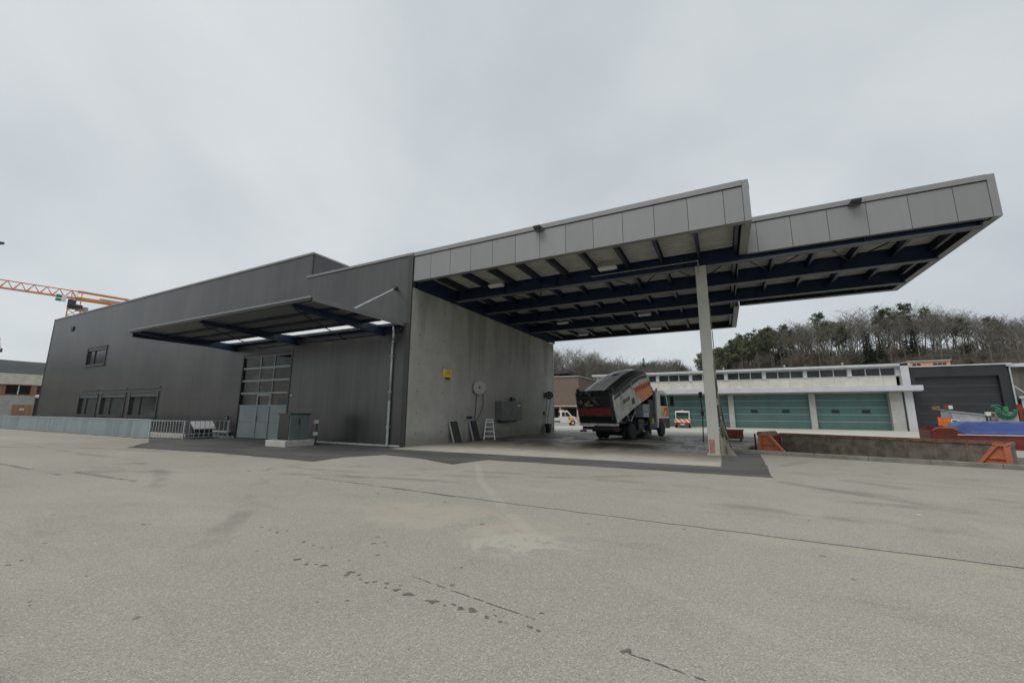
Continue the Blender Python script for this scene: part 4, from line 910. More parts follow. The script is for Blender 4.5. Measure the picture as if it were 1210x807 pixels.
# cab
cb_ = [(4.45, .62), (4.45, 3.12), (4.7, 3.34), (5.9, 3.36), (6.45, 3.2), (6.72, 2.2), (6.82, 1.3), (6.82, .55), (5.95, .55), (5.9, .9), (5.65, 1.18), (4.9, 1.18), (4.62, .9), (4.6, .62)]
cab = MB().prism(cb_, -1.16, 1.16, 'x').build('cab', 'white', tk, bevel=.06)
for s in (-1, 1):
    xx = 1.163 if s > 0 else -1.169
    MB().prism([(5.1, 2.2), (5.1, 3.08), (6.22, 3.04), (6.46, 2.2)], xx, xx+.006, 'x').build('side_window', 'screen', cab)
    lv = ([(5.0, 1.7), (5.35, 2.12), (5.75, 2.12), (5.3, 1.4), (5.0, 1.4)], [(5.4, 1.45), (5.85, 2.1), (6.62, 2.1), (6.72, 1.4)])
    for q_, mt_ in zip(lv, (m['yellow'], m['fluor'])): MB().prism(q_, xx, xx+.005, 'x').build('livery_foil', mt_, cab)
    MB().prism([(5.75, 1.45), (6.0, 1.85), (6.2, 1.85), (5.95, 1.45)], xx+.0055, xx+.008, 'x').build('livery_stripe', 'white', cab)
    MB().prism([(4.6, .62), (4.6, 1.3), (6.8, 1.3), (6.83, .56), (5.98, .56), (5.92, .92), (5.66, 1.2), (4.9, 1.2)], xx, xx+.004, 'x').build('lower_trim', 'black', cab)
    MB().tube((s*1.14, 6.4, 2.95), (s*1.5, 6.5, 2.9), .025).tube((s*1.14, 6.5, 2.3), (s*1.5, 6.5, 2.3), .025).build('mirror_arm', 'black', cab)
    B(s*1.55-.14, s*1.55+.14, 6.44, 6.56, 2.2, 2.98).build('mirror', 'black', cab, bevel=.03)
MB().hexa([(-1.05, 6.70, 2.2), (1.05, 6.70, 2.2), (1.05, 6.76, 2.2), (-1.05, 6.76, 2.2), (-1.0, 6.47, 3.1), (1.0, 6.47, 3.1), (1.0, 6.53, 3.1), (-1.0, 6.53, 3.1)]).build('windscreen', 'screen', cab)
for s in (-1, 1): B(s*.85-.2, s*.85+.2, 6.78, 6.84, .75, 1.0).build('headlight', 'lamp', cab)
for s in (-1, 1): MB().lathe((s*.75, 5.55, 3.33), (0, 0, 1), [(0, .1), (.02, .08), (.16, .08), (.2, .05)], 14).build('beacon', 'amber', cab)

# ------------------------------------------------------------------ small municipal vehicles in the yard
def car_wheel(x, y, r, par):
    s = 1 if x > 0 else -1
    o = MB().lathe((x, y, r), (1, 0, 0), [(-.1, r*.6), (-.1, r*.9), (-.06, r), (.06, r), (.1, r*.9), (.1, r*.6)], 20).build('wheel', 'rubber', par, smooth=True)
    MB().lathe((x+s*.07, y, r), (s, 0, 0), [(0, r*.6), (.035, r*.58), (.03, r*.3), (.05, r*.15)], 14).build('rim', 'steel', o)
def flatbed(name, label, loc, rz, rear_foil):
    t = thing(name, label, 'van', loc, rz, world=False)
    L_ = 2.55
    body = MB().prism([(.7, .35), (.7, 1.85), (.85, 1.95), (1.75, 1.95), (2.3, 1.25), (2.95, 1.05), (3.0, .4), (2.75, .4), (2.6, .68), (2.2, .68), (2.05, .35)], -.82, .82, 'x').build('cab', 'white', t, bevel=.05)
    for s in (-1, 1):
        xx = .823 if s > 0 else -.828
        MB().prism([(.95, 1.2), (.95, 1.75), (1.35, 1.75), (1.35, 1.2)], xx, xx+.005, 'x').build('side_window', 'screen', body)
        MB().prism([(1.42, 1.2), (1.42, 1.75), (1.72, 1.75), (2.12, 1.2)], xx, xx+.005, 'x').build('side_window', 'screen', body)
        MB().prism([(1.75, .55), (1.75, 1.1), (2.9, 1.0), (2.92, .7), (2.65, .75), (2.1, .75), (2.0, .55)], xx, xx+.004, 'x').build('livery_foil', 'chevred', body)
        B(s*.95-.08, s*.95+.08, 1.9, 1.98, 1.15, 1.35).build('mirror', 'black', body)
    B(-.7, .7, .68, .699, 1.25, 1.8).build('rear_window', 'screen', body)
    MB().hexa([(-.7, 2.27, 1.27), (.7, 2.27, 1.27), (.7, 2.33, 1.24), (-.7, 2.33, 1.24), (-.66, 1.78, 1.9), (.66, 1.78, 1.9), (.66, 1.85, 1.88), (-.66, 1.85, 1.88)]).build('windscreen', 'screen', body)
    MB().lathe((0, 1.2, 1.94), (0, 0, 1), [(0, .09), (.14, .08), (.18, .04)], 12).build('beacon', 'amber', body)
    B(-.35, .35, .8, 1.0, 1.955, 2.02).build('light_bar', 'white', body)
    B(-.8, .8, -1.75, .68, .48, .62).build('chassis', 'black', t)
    bed = MB(); bed.box(-.85, .85, -1.8, .66, .62, .68); bed.box(-.85, -.81, -1.8, .66, .68, 1.0); bed.box(.81, .85, -1.8, .66, .68, 1.0); bed.box(-.81, .81, .62, .66, .68, 1.05)
    bed = bed.build('load_bed', 'white', t)
    B(-.85, .85, -1.85, -1.801, .62, 1.02).build('tailboard', rear_foil, bed)
    rb_ = B(-.8, .8, -1.82, -1.7, .36, .56).build('bumper', 'red', t)
    for s in (-1, 1): B(s*.68-.1, s*.68+.1, -1.84, -1.821, .42, .52).build('tail_lamp', 'redlamp', rb_)
    B(-.22, .22, -1.84, -1.822, .38, .5).build('number_plate', 'white', rb_)
    for s in (-1, 1): car_wheel(s*.74, -1.0, .33, t); car_wheel(s*.74, 2.4, .33, t)
    return t
flatbed('flatbed_van', 'white municipal flatbed with orange striped tailboard parked before a teal door', (9.15, 38.2, -.004), R(4), 'chev')
t2 = flatbed('flatbed_van', 'white flatbed van with orange front parked by the brown brick building', (-6.9, 37.0, -.004), R(-62), 'white')
def cargo(loc, rz, label):
    t = thing('plastic_crate', label, 'crate', loc, rz, world=False)
    B(-.68, .68, -.7, .55, 0, .62).build('tub', 'green', t, bevel=.04); B(-.72, .72, -.74, .59, .621, .68).build('rim', 'green', t)
for lx, ly, lz, a, lab in ((9.15, 38.2, .68, 4, 'green plastic load tub on the flatbed with striped tailboard'), (-6.9, 37.0, .68, -62, 'green plastic load tub on the flatbed beside the brick building')):
    d = Matrix.Rotation(R(a), 3, 'Z') @ Vector((0, -.7, 0)); cargo((lx+d.x, ly+d.y, lz-.004), R(a), lab)

# ------------------------------------------------------------------ garage range across the yard
GY = 42.0
gb = thing('garage_building', 'long flat roofed garage with teal sectional doors and clerestory windows', 'building', (15, GY+6, 0))
gx0, gx1 = -2.3, 31.3
doors = [(-1.1, 6.3), (6.9, 14.2), (14.8, 22.4), (23.0, 29.4)]
w = MB(); w.box(gx0, gx1, GY+12, GY+12.3, -.05, 6.7); w.box(gx0, gx0+.3, GY+.3, GY+12, -.05, 6.7); w.box(gx1-.3, gx1, GY+.3, GY+12, -.05, 6.7)
w.box(gx0, gx1, GY+.25, GY+.5, 3.95, 4.68); w.build('wall', 'greywall', gb)
cxs = [gx0]+[b for d in doors for b in d]+[30.3]
for a, b in zip([gx0]+[d[1] for d in doors[:3]], [d[0] for d in doors]): B(a+.003, b-.003, GY-.05, GY+.45, -.05, 3.97).build('pillar', 'pillar', gb, bevel=.02)
B(29.403, 30.45, GY-.35, GY+.45, -.05, 4.04).build('pillar', 'pillar', gb, bevel=.02); B(30.455, 30.595, GY-.3, GY+.3, -.05, 4.04).build('rain_pipe', 'darksteel', gb)
B(30.6, 31.25, GY-.5, GY+.3, -.05, 7.0).build('pillar', 'roofgrey', gb)
q = gx0
while q < 30.2: B(q+.008, min(q+2.1, 30.3)-.008, GY+.05, GY+.3, 4.69, 5.68).build('wall_slab', 'bandconc', gb); q += 2.1
B(gx0-.3, 31.9, GY-1.3, GY+.2, 4.13, 4.66).build('ledge', 'ledge', gb); B(gx0-.25, 31.8, GY-1.25, GY+.2, 4.05, 4.127).build('ledge_soffit', 'pillar', gb)
B(gx0-.5, 31.4, GY-.5, GY+12.4, 6.78, 7.03).build('roof', 'roofgrey', gb); B(gx0-.4, 31.3, GY-.4, GY+12.3, 6.66, 6.778).build('roof_soffit', 'pillar', gb)
B(gx0, 30.6, GY+.02, GY+.3, 5.685, 5.76).build('window_sill', 'roofgrey', gb)
pil = [30.47-4.07*k for k in range(9)]
for p in pil: 
    if p > gx0: B(p-.17, p+.17, GY-.06, GY+.3, 5.765, 6.655).build('pillar', 'roofgrey', gb)
for a in pil:
    for k in range(3):
        x0 = a-4.07+.17+k*1.243; x1 = x0+1.243
        if x0 < gx0+.1: continue
        wi = MB(); wi.box(x0, x0+.045, GY+.05, GY+.15, 5.765, 6.655); wi.box(x1-.045, x1, GY+.05, GY+.15, 5.765, 6.655); wi.box(x0+.045, x1-.045, GY+.05, GY+.15, 6.6, 6.655); wi.box(x0+.045, x1-.045, GY+.05, GY+.15, 5.765, 5.82)
        wi = wi.build('window', 'roofgrey', gb); B(x0+.045, x1-.045, GY+.1, GY+.12, 5.82, 6.6).build('pane', 'clerglass', wi)
for (a, b) in doors:
    d0 = B(a, b, GY+.44, GY+.5, -.02, 4.0).build('sectional_door', 'tealline', gb)
    hh = 3.95/5
    for k in range(5): B(a+.02, b-.02, GY+.38, GY+.438, .06+k*hh, .06+(k+1)*hh-.04).build('door_panel', 'teal', d0); B(a+.02, b-.02, GY+.372, GY+.437, .061+(k+1)*hh-.04, .06+(k+1)*hh).build('joint_strip', 'tealline', d0)
    for fx in (.28, .70):
        xm = a+(b-a)*fx; o = B(xm-.36, xm+.36, GY+.355, GY+.379, 1.78, 2.16).build('door_window', 'black', d0); B(xm-.30, xm+.30, GY+.345, GY+.354, 1.84, 2.10).build('pane', 'black', o)
for x, lab in ((14, 'small roof vent on the garage roof, the one nearest the column'), (20.5, 'small roof vent in the middle of the garage roof'), (26, 'small roof vent on the garage roof above the wide teal door')):
    t = thing('roof_vent', lab, 'vent', (x, GY+.5, 7.03)); MB().tube((x, GY+.5, 7.0), (x, GY+.5, 7.35), .06).build('pipe', 'steel', t); MB().lathe((x, GY+.5, 7.33), (0, 0, 1), [(0, .14), (.05, .14), (.1, .03)], 10).build('cap', 'steel', t)
# anthracite hall next to it
hb = thing('anthracite_hall', 'anthracite hall with one wide dark sectional door beside the teal garage', 'building', (35, GY+6, 0))
w = MB(); w.box(31.45, 38.9, GY+.1, GY+14, 5.55, 6.6); w.box(31.45, 31.8, GY+.1, GY+14, -.05, 5.55); w.box(38.0, 38.9, GY+.1, GY+14, -.05, 5.55); w.box(31.8, 38.0, GY+13.7, GY+14, -.05, 5.55)
w.build('wall', 'anthdoor', hb); B(31.4, 39.0, GY, GY+14.1, 6.602, 6.72).build('roof', 'roofgrey', hb)
d0 = B(31.8, 38.0, GY+.5, GY+.55, -.02, 5.55).build('sectional_door', 'anthline', hb)
for k in range(6): B(31.82, 37.98, GY+.44, GY+.498, .03+k*.92, .03+(k+1)*.92-.04).build('door_panel', 'anthdoor', d0); B(31.82, 37.98, GY+.432, GY+.497, .031+(k+1)*.92-.04, .03+(k+1)*.92).build('joint_strip', 'anthline', d0)
t = thing('downpipe', 'pale downpipe at the outer corner of the anthracite hall', 'downpipe', (38.6, GY, 0)); MB().tube((38.78, GY-.0, 6.5), (38.78, GY-.0, 0), .07).build('pipe', 'steel', t); B(38.55, 39.0, GY-.15, GY+.05, 6.4, 6.6).build('hopper', 'steel', t)
rbld = thing('rear_shed', 'grey brown shed with a pale lean-to roof right of the anthracite hall', 'building', (45, GY+8, 0))
B(39.2, 58, GY+4, GY+16, -.05, 6.6).build('wall', M('shed_board', (.13, .12, .105), .85, 0, .3, .6, stretch=(3, 3, .3)), rbld)
B(39.0, 58.3, GY+3.4, GY+16.3, 6.602, 6.95).build('roof', 'roofgrey', rbld)
B(39.3, 57, GY+.6, GY+4, 3.3, 3.5).build('lean_to_roof', 'ledge', rbld); B(39.35, 57, GY+3.7, GY+3.99, .0, 3.3).build('dark_bay', 'black', rbld)
for x in (39.5, 45, 51): B(x, x+.2, GY+.8, GY+1.0, -.02, 3.3).build('post', 'steel', rbld)
MB().bar((39.3, GY+3.9, 6.0), (41.0, GY+2.6, 3.5), .1, .1).build('strut', 'roofgrey', rbld)
# salmon house behind, brown brick building
hs = thing('salmon_house', 'salmon coloured house with flat roof peeping over the anthracite hall', 'house', (44, 78, 0))
B(41.6, 46.8, 75, 84, 3, 10.35).build('wall', 'house', hs); B(41.45, 46.95, 74.85, 84.15, 10.352, 10.5).build('roof', 'roofgrey', hs)
for a in (42.2, 42.75, 44.75, 45.3, 45.85):
    o = B(a, a+.45, 74.95, 75.02, 9.55, 10.05).build('window', 'darkglass', hs); B(a-.05, a+.5, 74.9, 74.949, 9.48, 9.545).build('sill', 'white', o)
br = thing('brick_building', 'brown brick building on posts behind the far end of the concrete wall', 'building', (-14, 60, 0))
B(-24, -9.2, 55, 68, 3.0, 8.1).build('wall', 'brick', br); B(-24.2, -9.05, 54.85, 68.2, 8.102, 8.3).build('roof', 'greywall', br)
B(-23.5, -9.6, 57, 67.5, -.05, 3.0).build('ground_floor', M('ground_floor_brick', (.20, .09, .06), .85, 0, .3, 1), br)
for x in (-23.5, -20, -16.5, -13, -9.7): B(x, x+.35, 55.2, 55.55, -.02, 3.0).build('post', 'pillar', br)
for x in (-19, -15.5, -12): B(x, x+1.6, 56.95, 57.02, .8, 2.4).build('window', 'darkglass', br)
B(-24, -9.4, 54.9, 54.99, 2.75, 2.99).build('fascia_board', 'pillar', br)
sb = thing('flat_roof_store', 'dark flat roofed store behind the brick building', 'building', (-22, 72, 0)); B(-40, -18.5, 70, 80, 2, 10.2).build('wall', 'darktrim', sb); B(-40.6, -16.2, 69.3, 80.5, 10.202, 10.75).build('roof', 'darksteel', sb)

# ------------------------------------------------------------------ skips in and behind the pit
def local_frame(p, q):
    a = Vector((*p, 0)); u = (Vector((*q, 0))-a); L = u.length; return math.atan2(u.y, u.x), L
rz, L = local_frame((15.12, 8.55), (22.1, 4.95))
t = thing('open_skip', 'long open orange skip with rusty brown inside sunk in the loading pit', 'skip', (15.12, 8.55, -1.15), rz, world=False)
W_, HT = 2.35, 1.80
B(0, L, 0, W_, .12, .2).build('floor', 'rust', t)
B(.05, L-.05, W_-.06, W_, .2, HT-.1).build('side_wall', 'rust', t); B(0, L, W_-.1, W_+.04, HT-.098, HT+.03).build('top_rim', 'rustrim', t)
for x in (0, L-.06):
    B(x, x+.06, .061, W_-.101, .2, HT-.1).build('end_wall', 'rust' if x else 'red', t); B(x-.03, x+.09, .071, W_-.11, HT-.098, HT+.015).build('top_rim', 'rustrim', t)
# near side: low in the middle, with full height gussets at both ends
B(1.5, L-1.2, 0, .06, .2, .55).build('side_wall', 'orange', t)
for s, x, ga, gb_ in ((1, 0, .45, 1.5), (-1, L, .3, 1.2)):
    MB().prism([(x, .2), (x, HT-.05), (x+s*ga, HT-.05), (x+s*gb_, .45), (x+s*gb_, .2)], 0, .06, 'y').build('gusset_plate', 'orange', t)
    MB().bar((x+s*(ga-.04), -.01, HT-.02), (x+s*(gb_+.07), -.01, .35), .14, .10).build('gusset_rim', 'orange', t)
    MB().bar((x+s*.0, -.01, HT), (x+s*(ga+.03), -.01, HT), .14, .09).build('gusset_rim', 'orange', t); B(x-.06 if s > 0 else x-.09, x+.09 if s > 0 else x+.06, -.07, .07, .1, HT-.05).build('corner_post', 'orange', t)
    MB().bar((x+s*.05, -.03, HT-.45), (x+s*(ga+.15), -.03, HT-.45), .06, .05).build('brace', 'orange', t)
k = 0
while .3+k*.9 < L: B(.3+k*.9, .38+k*.9, W_-.1, W_-.061, .2, HT-.1).build('rib', 'rust', t); k += 1
for y in (.5, W_-.5): B(.1, L-.1, y-.06, y+.06, .0, .12).build('skid', 'darksteel', t)
B(-.22, -.03, .3, W_-.3, HT-.55, HT+.06).build('tarp_roll', 'red', t); MB().tube((-.14, .25, HT+.02), (-.14, W_-.3, HT+.02), .12).build('tarp_tube', 'rust', t); B(-.5, -.44, .5, .56, .2, HT+.02).build('stay', 'darksteel', t)
t = thing('steel_tub', 'small dark red steel tub behind the hoses at the column', 'tub', (13.95, 14.6, 0), 0); tb = MB(); tb.box(13.3, 14.6, 14.0, 15.0, .12, .2); tb.box(13.3, 13.36, 14.0, 15.0, .2, .62); tb.box(14.54, 14.6, 14.0, 15.0, .2, .62); tb.box(13.36, 14.54, 14.0, 14.06, .2, .62); tb.box(13.36, 14.54, 14.94, 15.0, .2, .62); tb.build('tub', 'red', t); B(13.25, 14.65, 13.95, 15.05, .621, .68).build('lid', 'rustrim', t)
for x in (13.4, 14.4): B(x, x+.1, 14.1, 14.9, -.01, .12).build('skid', 'darksteel', t)
# red skip under blue tarpaulin
t = thing('covered_skip', 'dark red skip covered by a blue tarpaulin behind the open skip', 'skip', (23.2, 13.9, 0), R(-6), world=False)
B(0, 6.6, 0, 2.3, .0, .12).build('floor', 'red', t)
MB().prism([(.0, .1), (-.05, .84), (.3, 1.02), (.75, 1.0), (1.2, .66), (6.6, .70), (6.6, .1)], 0, .06, 'y').build('side_wall', 'red', t); MB().prism([(.0, .1), (-.05, .84), (.3, 1.02), (6.6, 1.02), (6.6, .1)], 2.24, 2.3, 'y').build('side_wall', 'red', t)
B(-.05, .01, .062, 2.238, .1, .84).build('end_wall', 'red', t); B(6.54, 6.6, .062, 2.238, .1, 1.0).build('end_wall', 'red', t)
MB().prism([(.02, .86), (.1, .98), (.35, 1.06), (.8, 1.04), (1.0, .86), (.78, .96), (.3, .98)], -.03, .02, 'y').build('lip', 'orange', t)
tpv = MB(); nx, ny = 26, 10; random.seed(5)
for j in range(ny+1):
    for i in range(nx+1):
        u, v = i/nx, j/ny; x = .82+u*5.8+(1-min(1, v*3))*.35*(1-min(1, u*8)); y = -.06+v*2.42
        z = .66+.06*u+min(1, v*3.2)*.62*min(1, .35+u*6)+.03*math.sin(i*1.9+j)*min(1, v*4)+random.uniform(-.012, .012)
        tpv.v.append((x, y, z))
for j in range(ny):
    for i in range(nx): a = j*(nx+1)+i; tpv.f.append((a, a+1, a+nx+2, a+nx+1))
t3 = tpv.build('tarpaulin_sheet', 'tarp', None, smooth=True); t3.location = (23.2, 13.9, 0.012); t3.rotation_euler = (0, 0, R(-6)); t3.name = 'tarpaulin'
sm_ = t3.modifiers.new('solid', 'SOLIDIFY'); sm_.thickness = .01
tag(t3, 'creased blue tarpaulin stretched over the dark red skip', 'tarpaulin')
hm = MB().tube((.9, -.075, .67), (6.6, -.075, .73), .02, n=6).build('edge_rope', 'lamp', t)
# trailer with signal boards and ramp behind the red skip
t = thing('signal_trailer', 'road works trailer with orange lamp board and grey sloping box behind the blue tarpaulin', 'trailer', (27, 20.5, 0))
B(25.6, 29.4, 20.2, 22, .55, .75).build('bed', 'darksteel', t)
for x in (26.4, 28.4): MB().lathe((x, 20.1, .33), (0, 1, 0), [(-.1, .2), (-.1, .3), (.1, .3), (.1, .2)], 18).build('wheel', 'rubber', t)
MB().hexa([(26.3, 20.1, .75), (27.75, 20.1, .75), (27.75, 21.6, .75), (26.3, 21.6, .75), (26.3, 20.1, 1.86), (27.75, 20.1, 1.66), (27.75, 21.6, 1.66), (26.3, 21.6, 1.86)]).build('box', 'steel', t)
MB().bar((25.45, 20.05, 2.02), (27.8, 20.05, 1.66), .08, .05).build('boom', 'steel', t)
B(25.42, 25.75, 19.98, 20.12, 1.98, 2.2).build('lamp_box', 'rustrim', t); B(25.95, 26.12, 19.95, 20.12, 2.02, 2.3).build('lamp', 'red', t); B(26.14, 26.33, 19.95, 20.12, 2.02, 2.24).build('lamp', 'white', t)
B(27.75, 27.95, 19.95, 20.12, 1.62, 1.85).build('lamp', 'white', t); B(27.97, 28.1, 19.97, 20.12, 1.55, 1.75).build('lamp', 'red', t); MB().tube((27.85, 20.05, 1.65), (27.85, 20.05, .74), .025).build('stay', 'steel', t)
ob = B(25.55, 26.1, 19.9, 19.98, 1.0, 1.52).build('signal_board', 'fluor', t)
for k in range(3): MB().lathe((25.64+k*.18, 19.898, 1.28), (0, -1, 0), [(0, .07), (.02, .06)], 10).build('lens', 'amber', ob)
for x in (25.68, 25.98): MB().tube((x, 19.94, 1.0), (x, 19.94, .6), .02).build('board_post', 'black', t)
MB().bar((25.68, 19.94, .65), (25.68, 20.3, .65), .04, .04).build('outrigger', 'black', t)
B(26.12, 26.5, 19.9, 19.98, 1.02, 1.4).build('plate', 'white', t); B(26.18, 26.4, 19.893, 19.899, 1.24, 1.34).build('plate_print', 'green', t)
t = thing('pump_box', 'pale grey pump box standing behind the blue tarpaulin', 'box', (28.7, 20, 0)); B(28.25, 29.1, 20.0, 20.8, 0, 1.85).build('case', 'greywall', t, bevel=.02); B(28.3, 29.05, 19.985, 19.999, .3, 1.2).build('door', 'pillar', t)
t = thing('coiled_hose', 'green hose looped over the pale grey pump box', 'hose', (28.6, 19.95, 1.9))
for k in range(4):
    pts = [(28.6+(.42-.04*k)*math.cos(a), 19.92-.03*k, 1.95+(.50-.05*k)*math.sin(a)) for a in [math.pi*.88+j*math.pi*1.15/12 for j in range(13)]]
    MB().path(pts, .05).build('loop', 'green', t, smooth=True)
MB().path([(28.2, 19.9, 2.12), (28.0, 19.9, 2.2), (28.35, 20.0, 2.25), (28.75, 20.2, 1.86)], .05).build('hose_end', 'green', t); B(28.5, 28.68, 19.85, 20.05, 1.87, 2.18).build('hanger', M('bright_green', (.02, .24, .06), .5), t)
t = thing('hydraulic_crane_post', 'dark red hydraulic post standing right of the green hose', 'post', (29.2, 20, 0)); B(29.14, 29.3, 20.0, 20.2, 0, 2.3).build('column', 'red', t); MB().bar((29.3, 20.1, 2.2), (29.55, 20.1, 1.4), .1, .1).bar((29.55, 20.1, 1.4), (29.65, 20.1, .0), .08, .08).build('arm', 'red', t)

# ------------------------------------------------------------------ far left: timber building, cranes, lamp
lb = thing('timber_building', 'low grey building with orange brown timber posts beyond the workshop', 'building', (-82, -2, 0))
B(-92, -78, -20, 6.4, -.05, 3.75).build('wall', 'pillar', lb); B(-92, -78.2, -20, 6.35, 3.75, 5.3).build('upper_wall', 'timber', lb)
B(-92.5, -77.5, -20.5, 7.0, 5.3, 6.85).build('roof_band', 'bandconc', lb)
y = 3.36-3.02*7
while y < 6:
    o = B(-78.22, -78.12, y, y+2.42, 3.85, 5.2).build('window', 'timber', lb); B(-78.115, -78.09, y+.05, y+1.15, 3.92, 5.15).build('pane', 'darkglass', o); B(-78.115, -78.09, y+1.3, y+2.36, 3.92, 5.15).build('pane', 'darkglass', o); B(-78.118, -78.06, y+1.16, y+1.29, 3.9, 5.17).build('mullion', 'white', o)
    B(-78.25, -77.95, y+2.43, y+3.01, 3.76, 5.29).build('post', 'timber', lb); y += 3.02
d0 = B(-78.0, -77.94, 4.35, 6.35, -.02, 2.4).build('gate', 'timber', lb); B(-77.938, -77.92, 5.0, 5.5, 1.6, 1.85).build('notice', 'white', d0)
B(-84, -78.4, 6.42, 9.5, -.05, 5.2).build('dark_recess', 'darktrim', lb)
t = thing('wall_lamp', 'round pale globe lamp on the corner of the timber building', 'lamp', (-77.8, 6.5, 3.5)); MB().lathe((-77.7, 6.5, 3.4), (0, 0, 1), [(0, .05), (.05, .2), (.2, .3), (.35, .28), (.5, .1)], 16).build('globe', 'lamp', t, smooth=True); MB().tube((-78.05, 6.3, 3.5), (-77.75, 6.5, 3.5), .04).build('arm', 'darksteel', t)
def crane(label, loc, mastH, az):
    t = thing('tower_crane', label, 'crane', loc, -az, group='tower cranes', world=False)      # local +y = counter-jib direction
    def lattice(mb, a, b, w, n, vert=True, r=.07):
        a = Vector(a); b = Vector(b); d = (b-a); dn = d.normalized(); e = Vector((1, 0, 0)); g_ = dn.cross(e).normalized()
        cs = [a+e*sx*w/2+g_*sy*w/2 for sx, sy in ((-1, -1), (1, -1), (1, 1), (-1, 1))]
        for c in cs: mb.bar(c, c+d, r*2, r*2)
        for k in range(n):
            for j in range(4):
                p = cs[j]+d*k/n; q = cs[(j+1) % 4]+d*(k+1)/n; p2 = cs[(j+1) % 4]+d*k/n; mb.bar(p, q, r, r); mb.bar(p, p2, r, r)
    mb = MB(); lattice(mb, (0, 0, 0), (0, 0, mastH), 2.2, int(mastH/2), r=.12); mb.build('mast', 'cranered', t)
    B(-1.3, 1.3, -1.3, 1.3, mastH, mastH+.9).build('slewing_ring', 'darksteel', t)
    mb = MB(); lattice(mb, (0, 0, mastH+.9), (0, 0, mastH+4.4), 1.7, 2); mb.build('tower_head', 'craneor', t)
    mb = MB(); z0, z1 = mastH+2.6, mastH+4.4; Lj = 38; nj = 19
    for s in (-.7, .7): mb.bar((s, 0, z0), (s, -Lj, z0), .2, .2)
    mb.bar((0, 0, z1), (0, -Lj, z1), .2, .2)
    for k in range(nj):
        ya = -Lj*k/nj; yb = -Lj*(k+1)/nj; ym = (ya+yb)/2
        for s in (-.7, .7): mb.bar((s, ya, z0), (0, ym, z1), .1, .1); mb.bar((0, ym, z1), (s, yb, z0), .1, .1)
    mb.build('jib', 'cranered', t)
    mb = MB(); 
    for s in (-.6, .6): mb.bar((s, 0, z0), (s, 20, z0), .35, .7); mb.bar((s, 0, z1), (s, 9, z1-.2), .3, .3); mb.bar((s, 9, z1-.2), (s, 15, z0+.2), .3, .3)
    mb.build('counter_jib', 'craneor', t); B(-.8, .8, 12, 16.5, z0-.6, z0+.9).build('counterweight', 'craneor', t); B(-.5, .5, 4, 9, z0+.3, z0+.8).build('winch', 'steel', t)
    c = B(.9, 1.9, -1.3, .1, mastH+.3, mastH+1.9).build('operator_cabin', 'darksteel', t); B(1.0, 1.8, -1.32, -1.301, mastH+.9, mastH+2.0).build('cabin_window', 'screen', c)
    B(-2.6, -.9, .2, 2.4, mastH-.1, mastH+.9).build('switch_box', 'steel', t)
    b_ = B(1.0, 1.2, -3.4, -1.65, mastH+1.2, mastH+2.9).build('sign_board', 'lamp', t); B(1.201, 1.23, -3.3, -2.4, mastH+1.3, mastH+1.8).build('sign_print', 'green', b_); B(1.201, 1.23, -3.3, -2.4, mastH+2.1, mastH+2.7).build('sign_print', 'green', b_)
    tr = B(-.7, .7, -17.2, -15.8, z0-.55, z0-.15).build('trolley', 'darksteel', t); MB().tube((0, -16.5, z0-.5), (0, -16.5, z0-20), .04, n=5).build('hoist_rope', 'darksteel', t); B(-.3, .3, -16.8, -16.2, z0-20.8, z0-20).build('hook_block', 'cranered', t)
    return t
crane('red and orange tower crane rising behind the end of the dark workshop', (-126.6, 21.3, 0), 26.2, R(14))
crane('distant red tower crane beyond the timber building', (-281.5, 39.5, 0), 27.5, R(-79))
t = thing('yard_lamp', 'tall grey yard lamp whose head shows beside the workshop', 'street lamp', (-31.5, -9.0, 0))
MB().tube((-31.5, -9.2, 0), (-31.5, -9.2, 13.1), .09, .06).build('pole', 'steel', t); MB().bar((-31.5, -9.2, 13.0), (-30.6, -8.4, 13.05), .08, .08).build('arm', 'steel', t); MB().hexa([(-30.75, -8.75, 12.95), (-30.3, -8.45, 12.95), (-30.0, -7.92, 12.95), (-30.4, -8.1, 12.95), (-30.75, -8.75, 13.15), (-30.3, -8.45, 13.15), (-30.0, -7.92, 13.12), (-30.4, -8.1, 13.12)]).build('lamp_head', 'darksteel', t)

# ------------------------------------------------------------------ hillside, woods, mountain
def hz(x, y):
    """height of the hillside"""
    def sm(t): t = max(0, min(1, t)); return t*t*(3-2*t)
    east = sm((x-2)/26)                     # hill behind the garage
    west = sm((-x-4)/14)
    h = 13.0*east*sm((y-60)/42)*(1-.3*sm((x-62)/40))+9.0*west*sm((y-70)/34)+3*sm((y-90)/60)
    h += 24*sm((y-190)/170)
    h += 1.2*math.sin(x*.11+y*.07)*sm((y-70)/30)+.7*math.sin(x*.29-y*.19)*sm((y-70)/30)
    return h
mb = MB(); NX, NY = 110, 80
for j in range(NY+1):
    for i in range(NX+1):
        x = -330+660*i/NX; y = 61+430*(j/NY)**1.5
        mb.v.append((x, y, hz(x, y)-(.3 if j == 0 else 0)))
for j in range(NY):
    for i in range(NX): a = j*(NX+1)+i; mb.f.append((a, a+1, a+NX+2, a+NX+1))
struct(mb.build('hillside', 'litter', smooth=True))
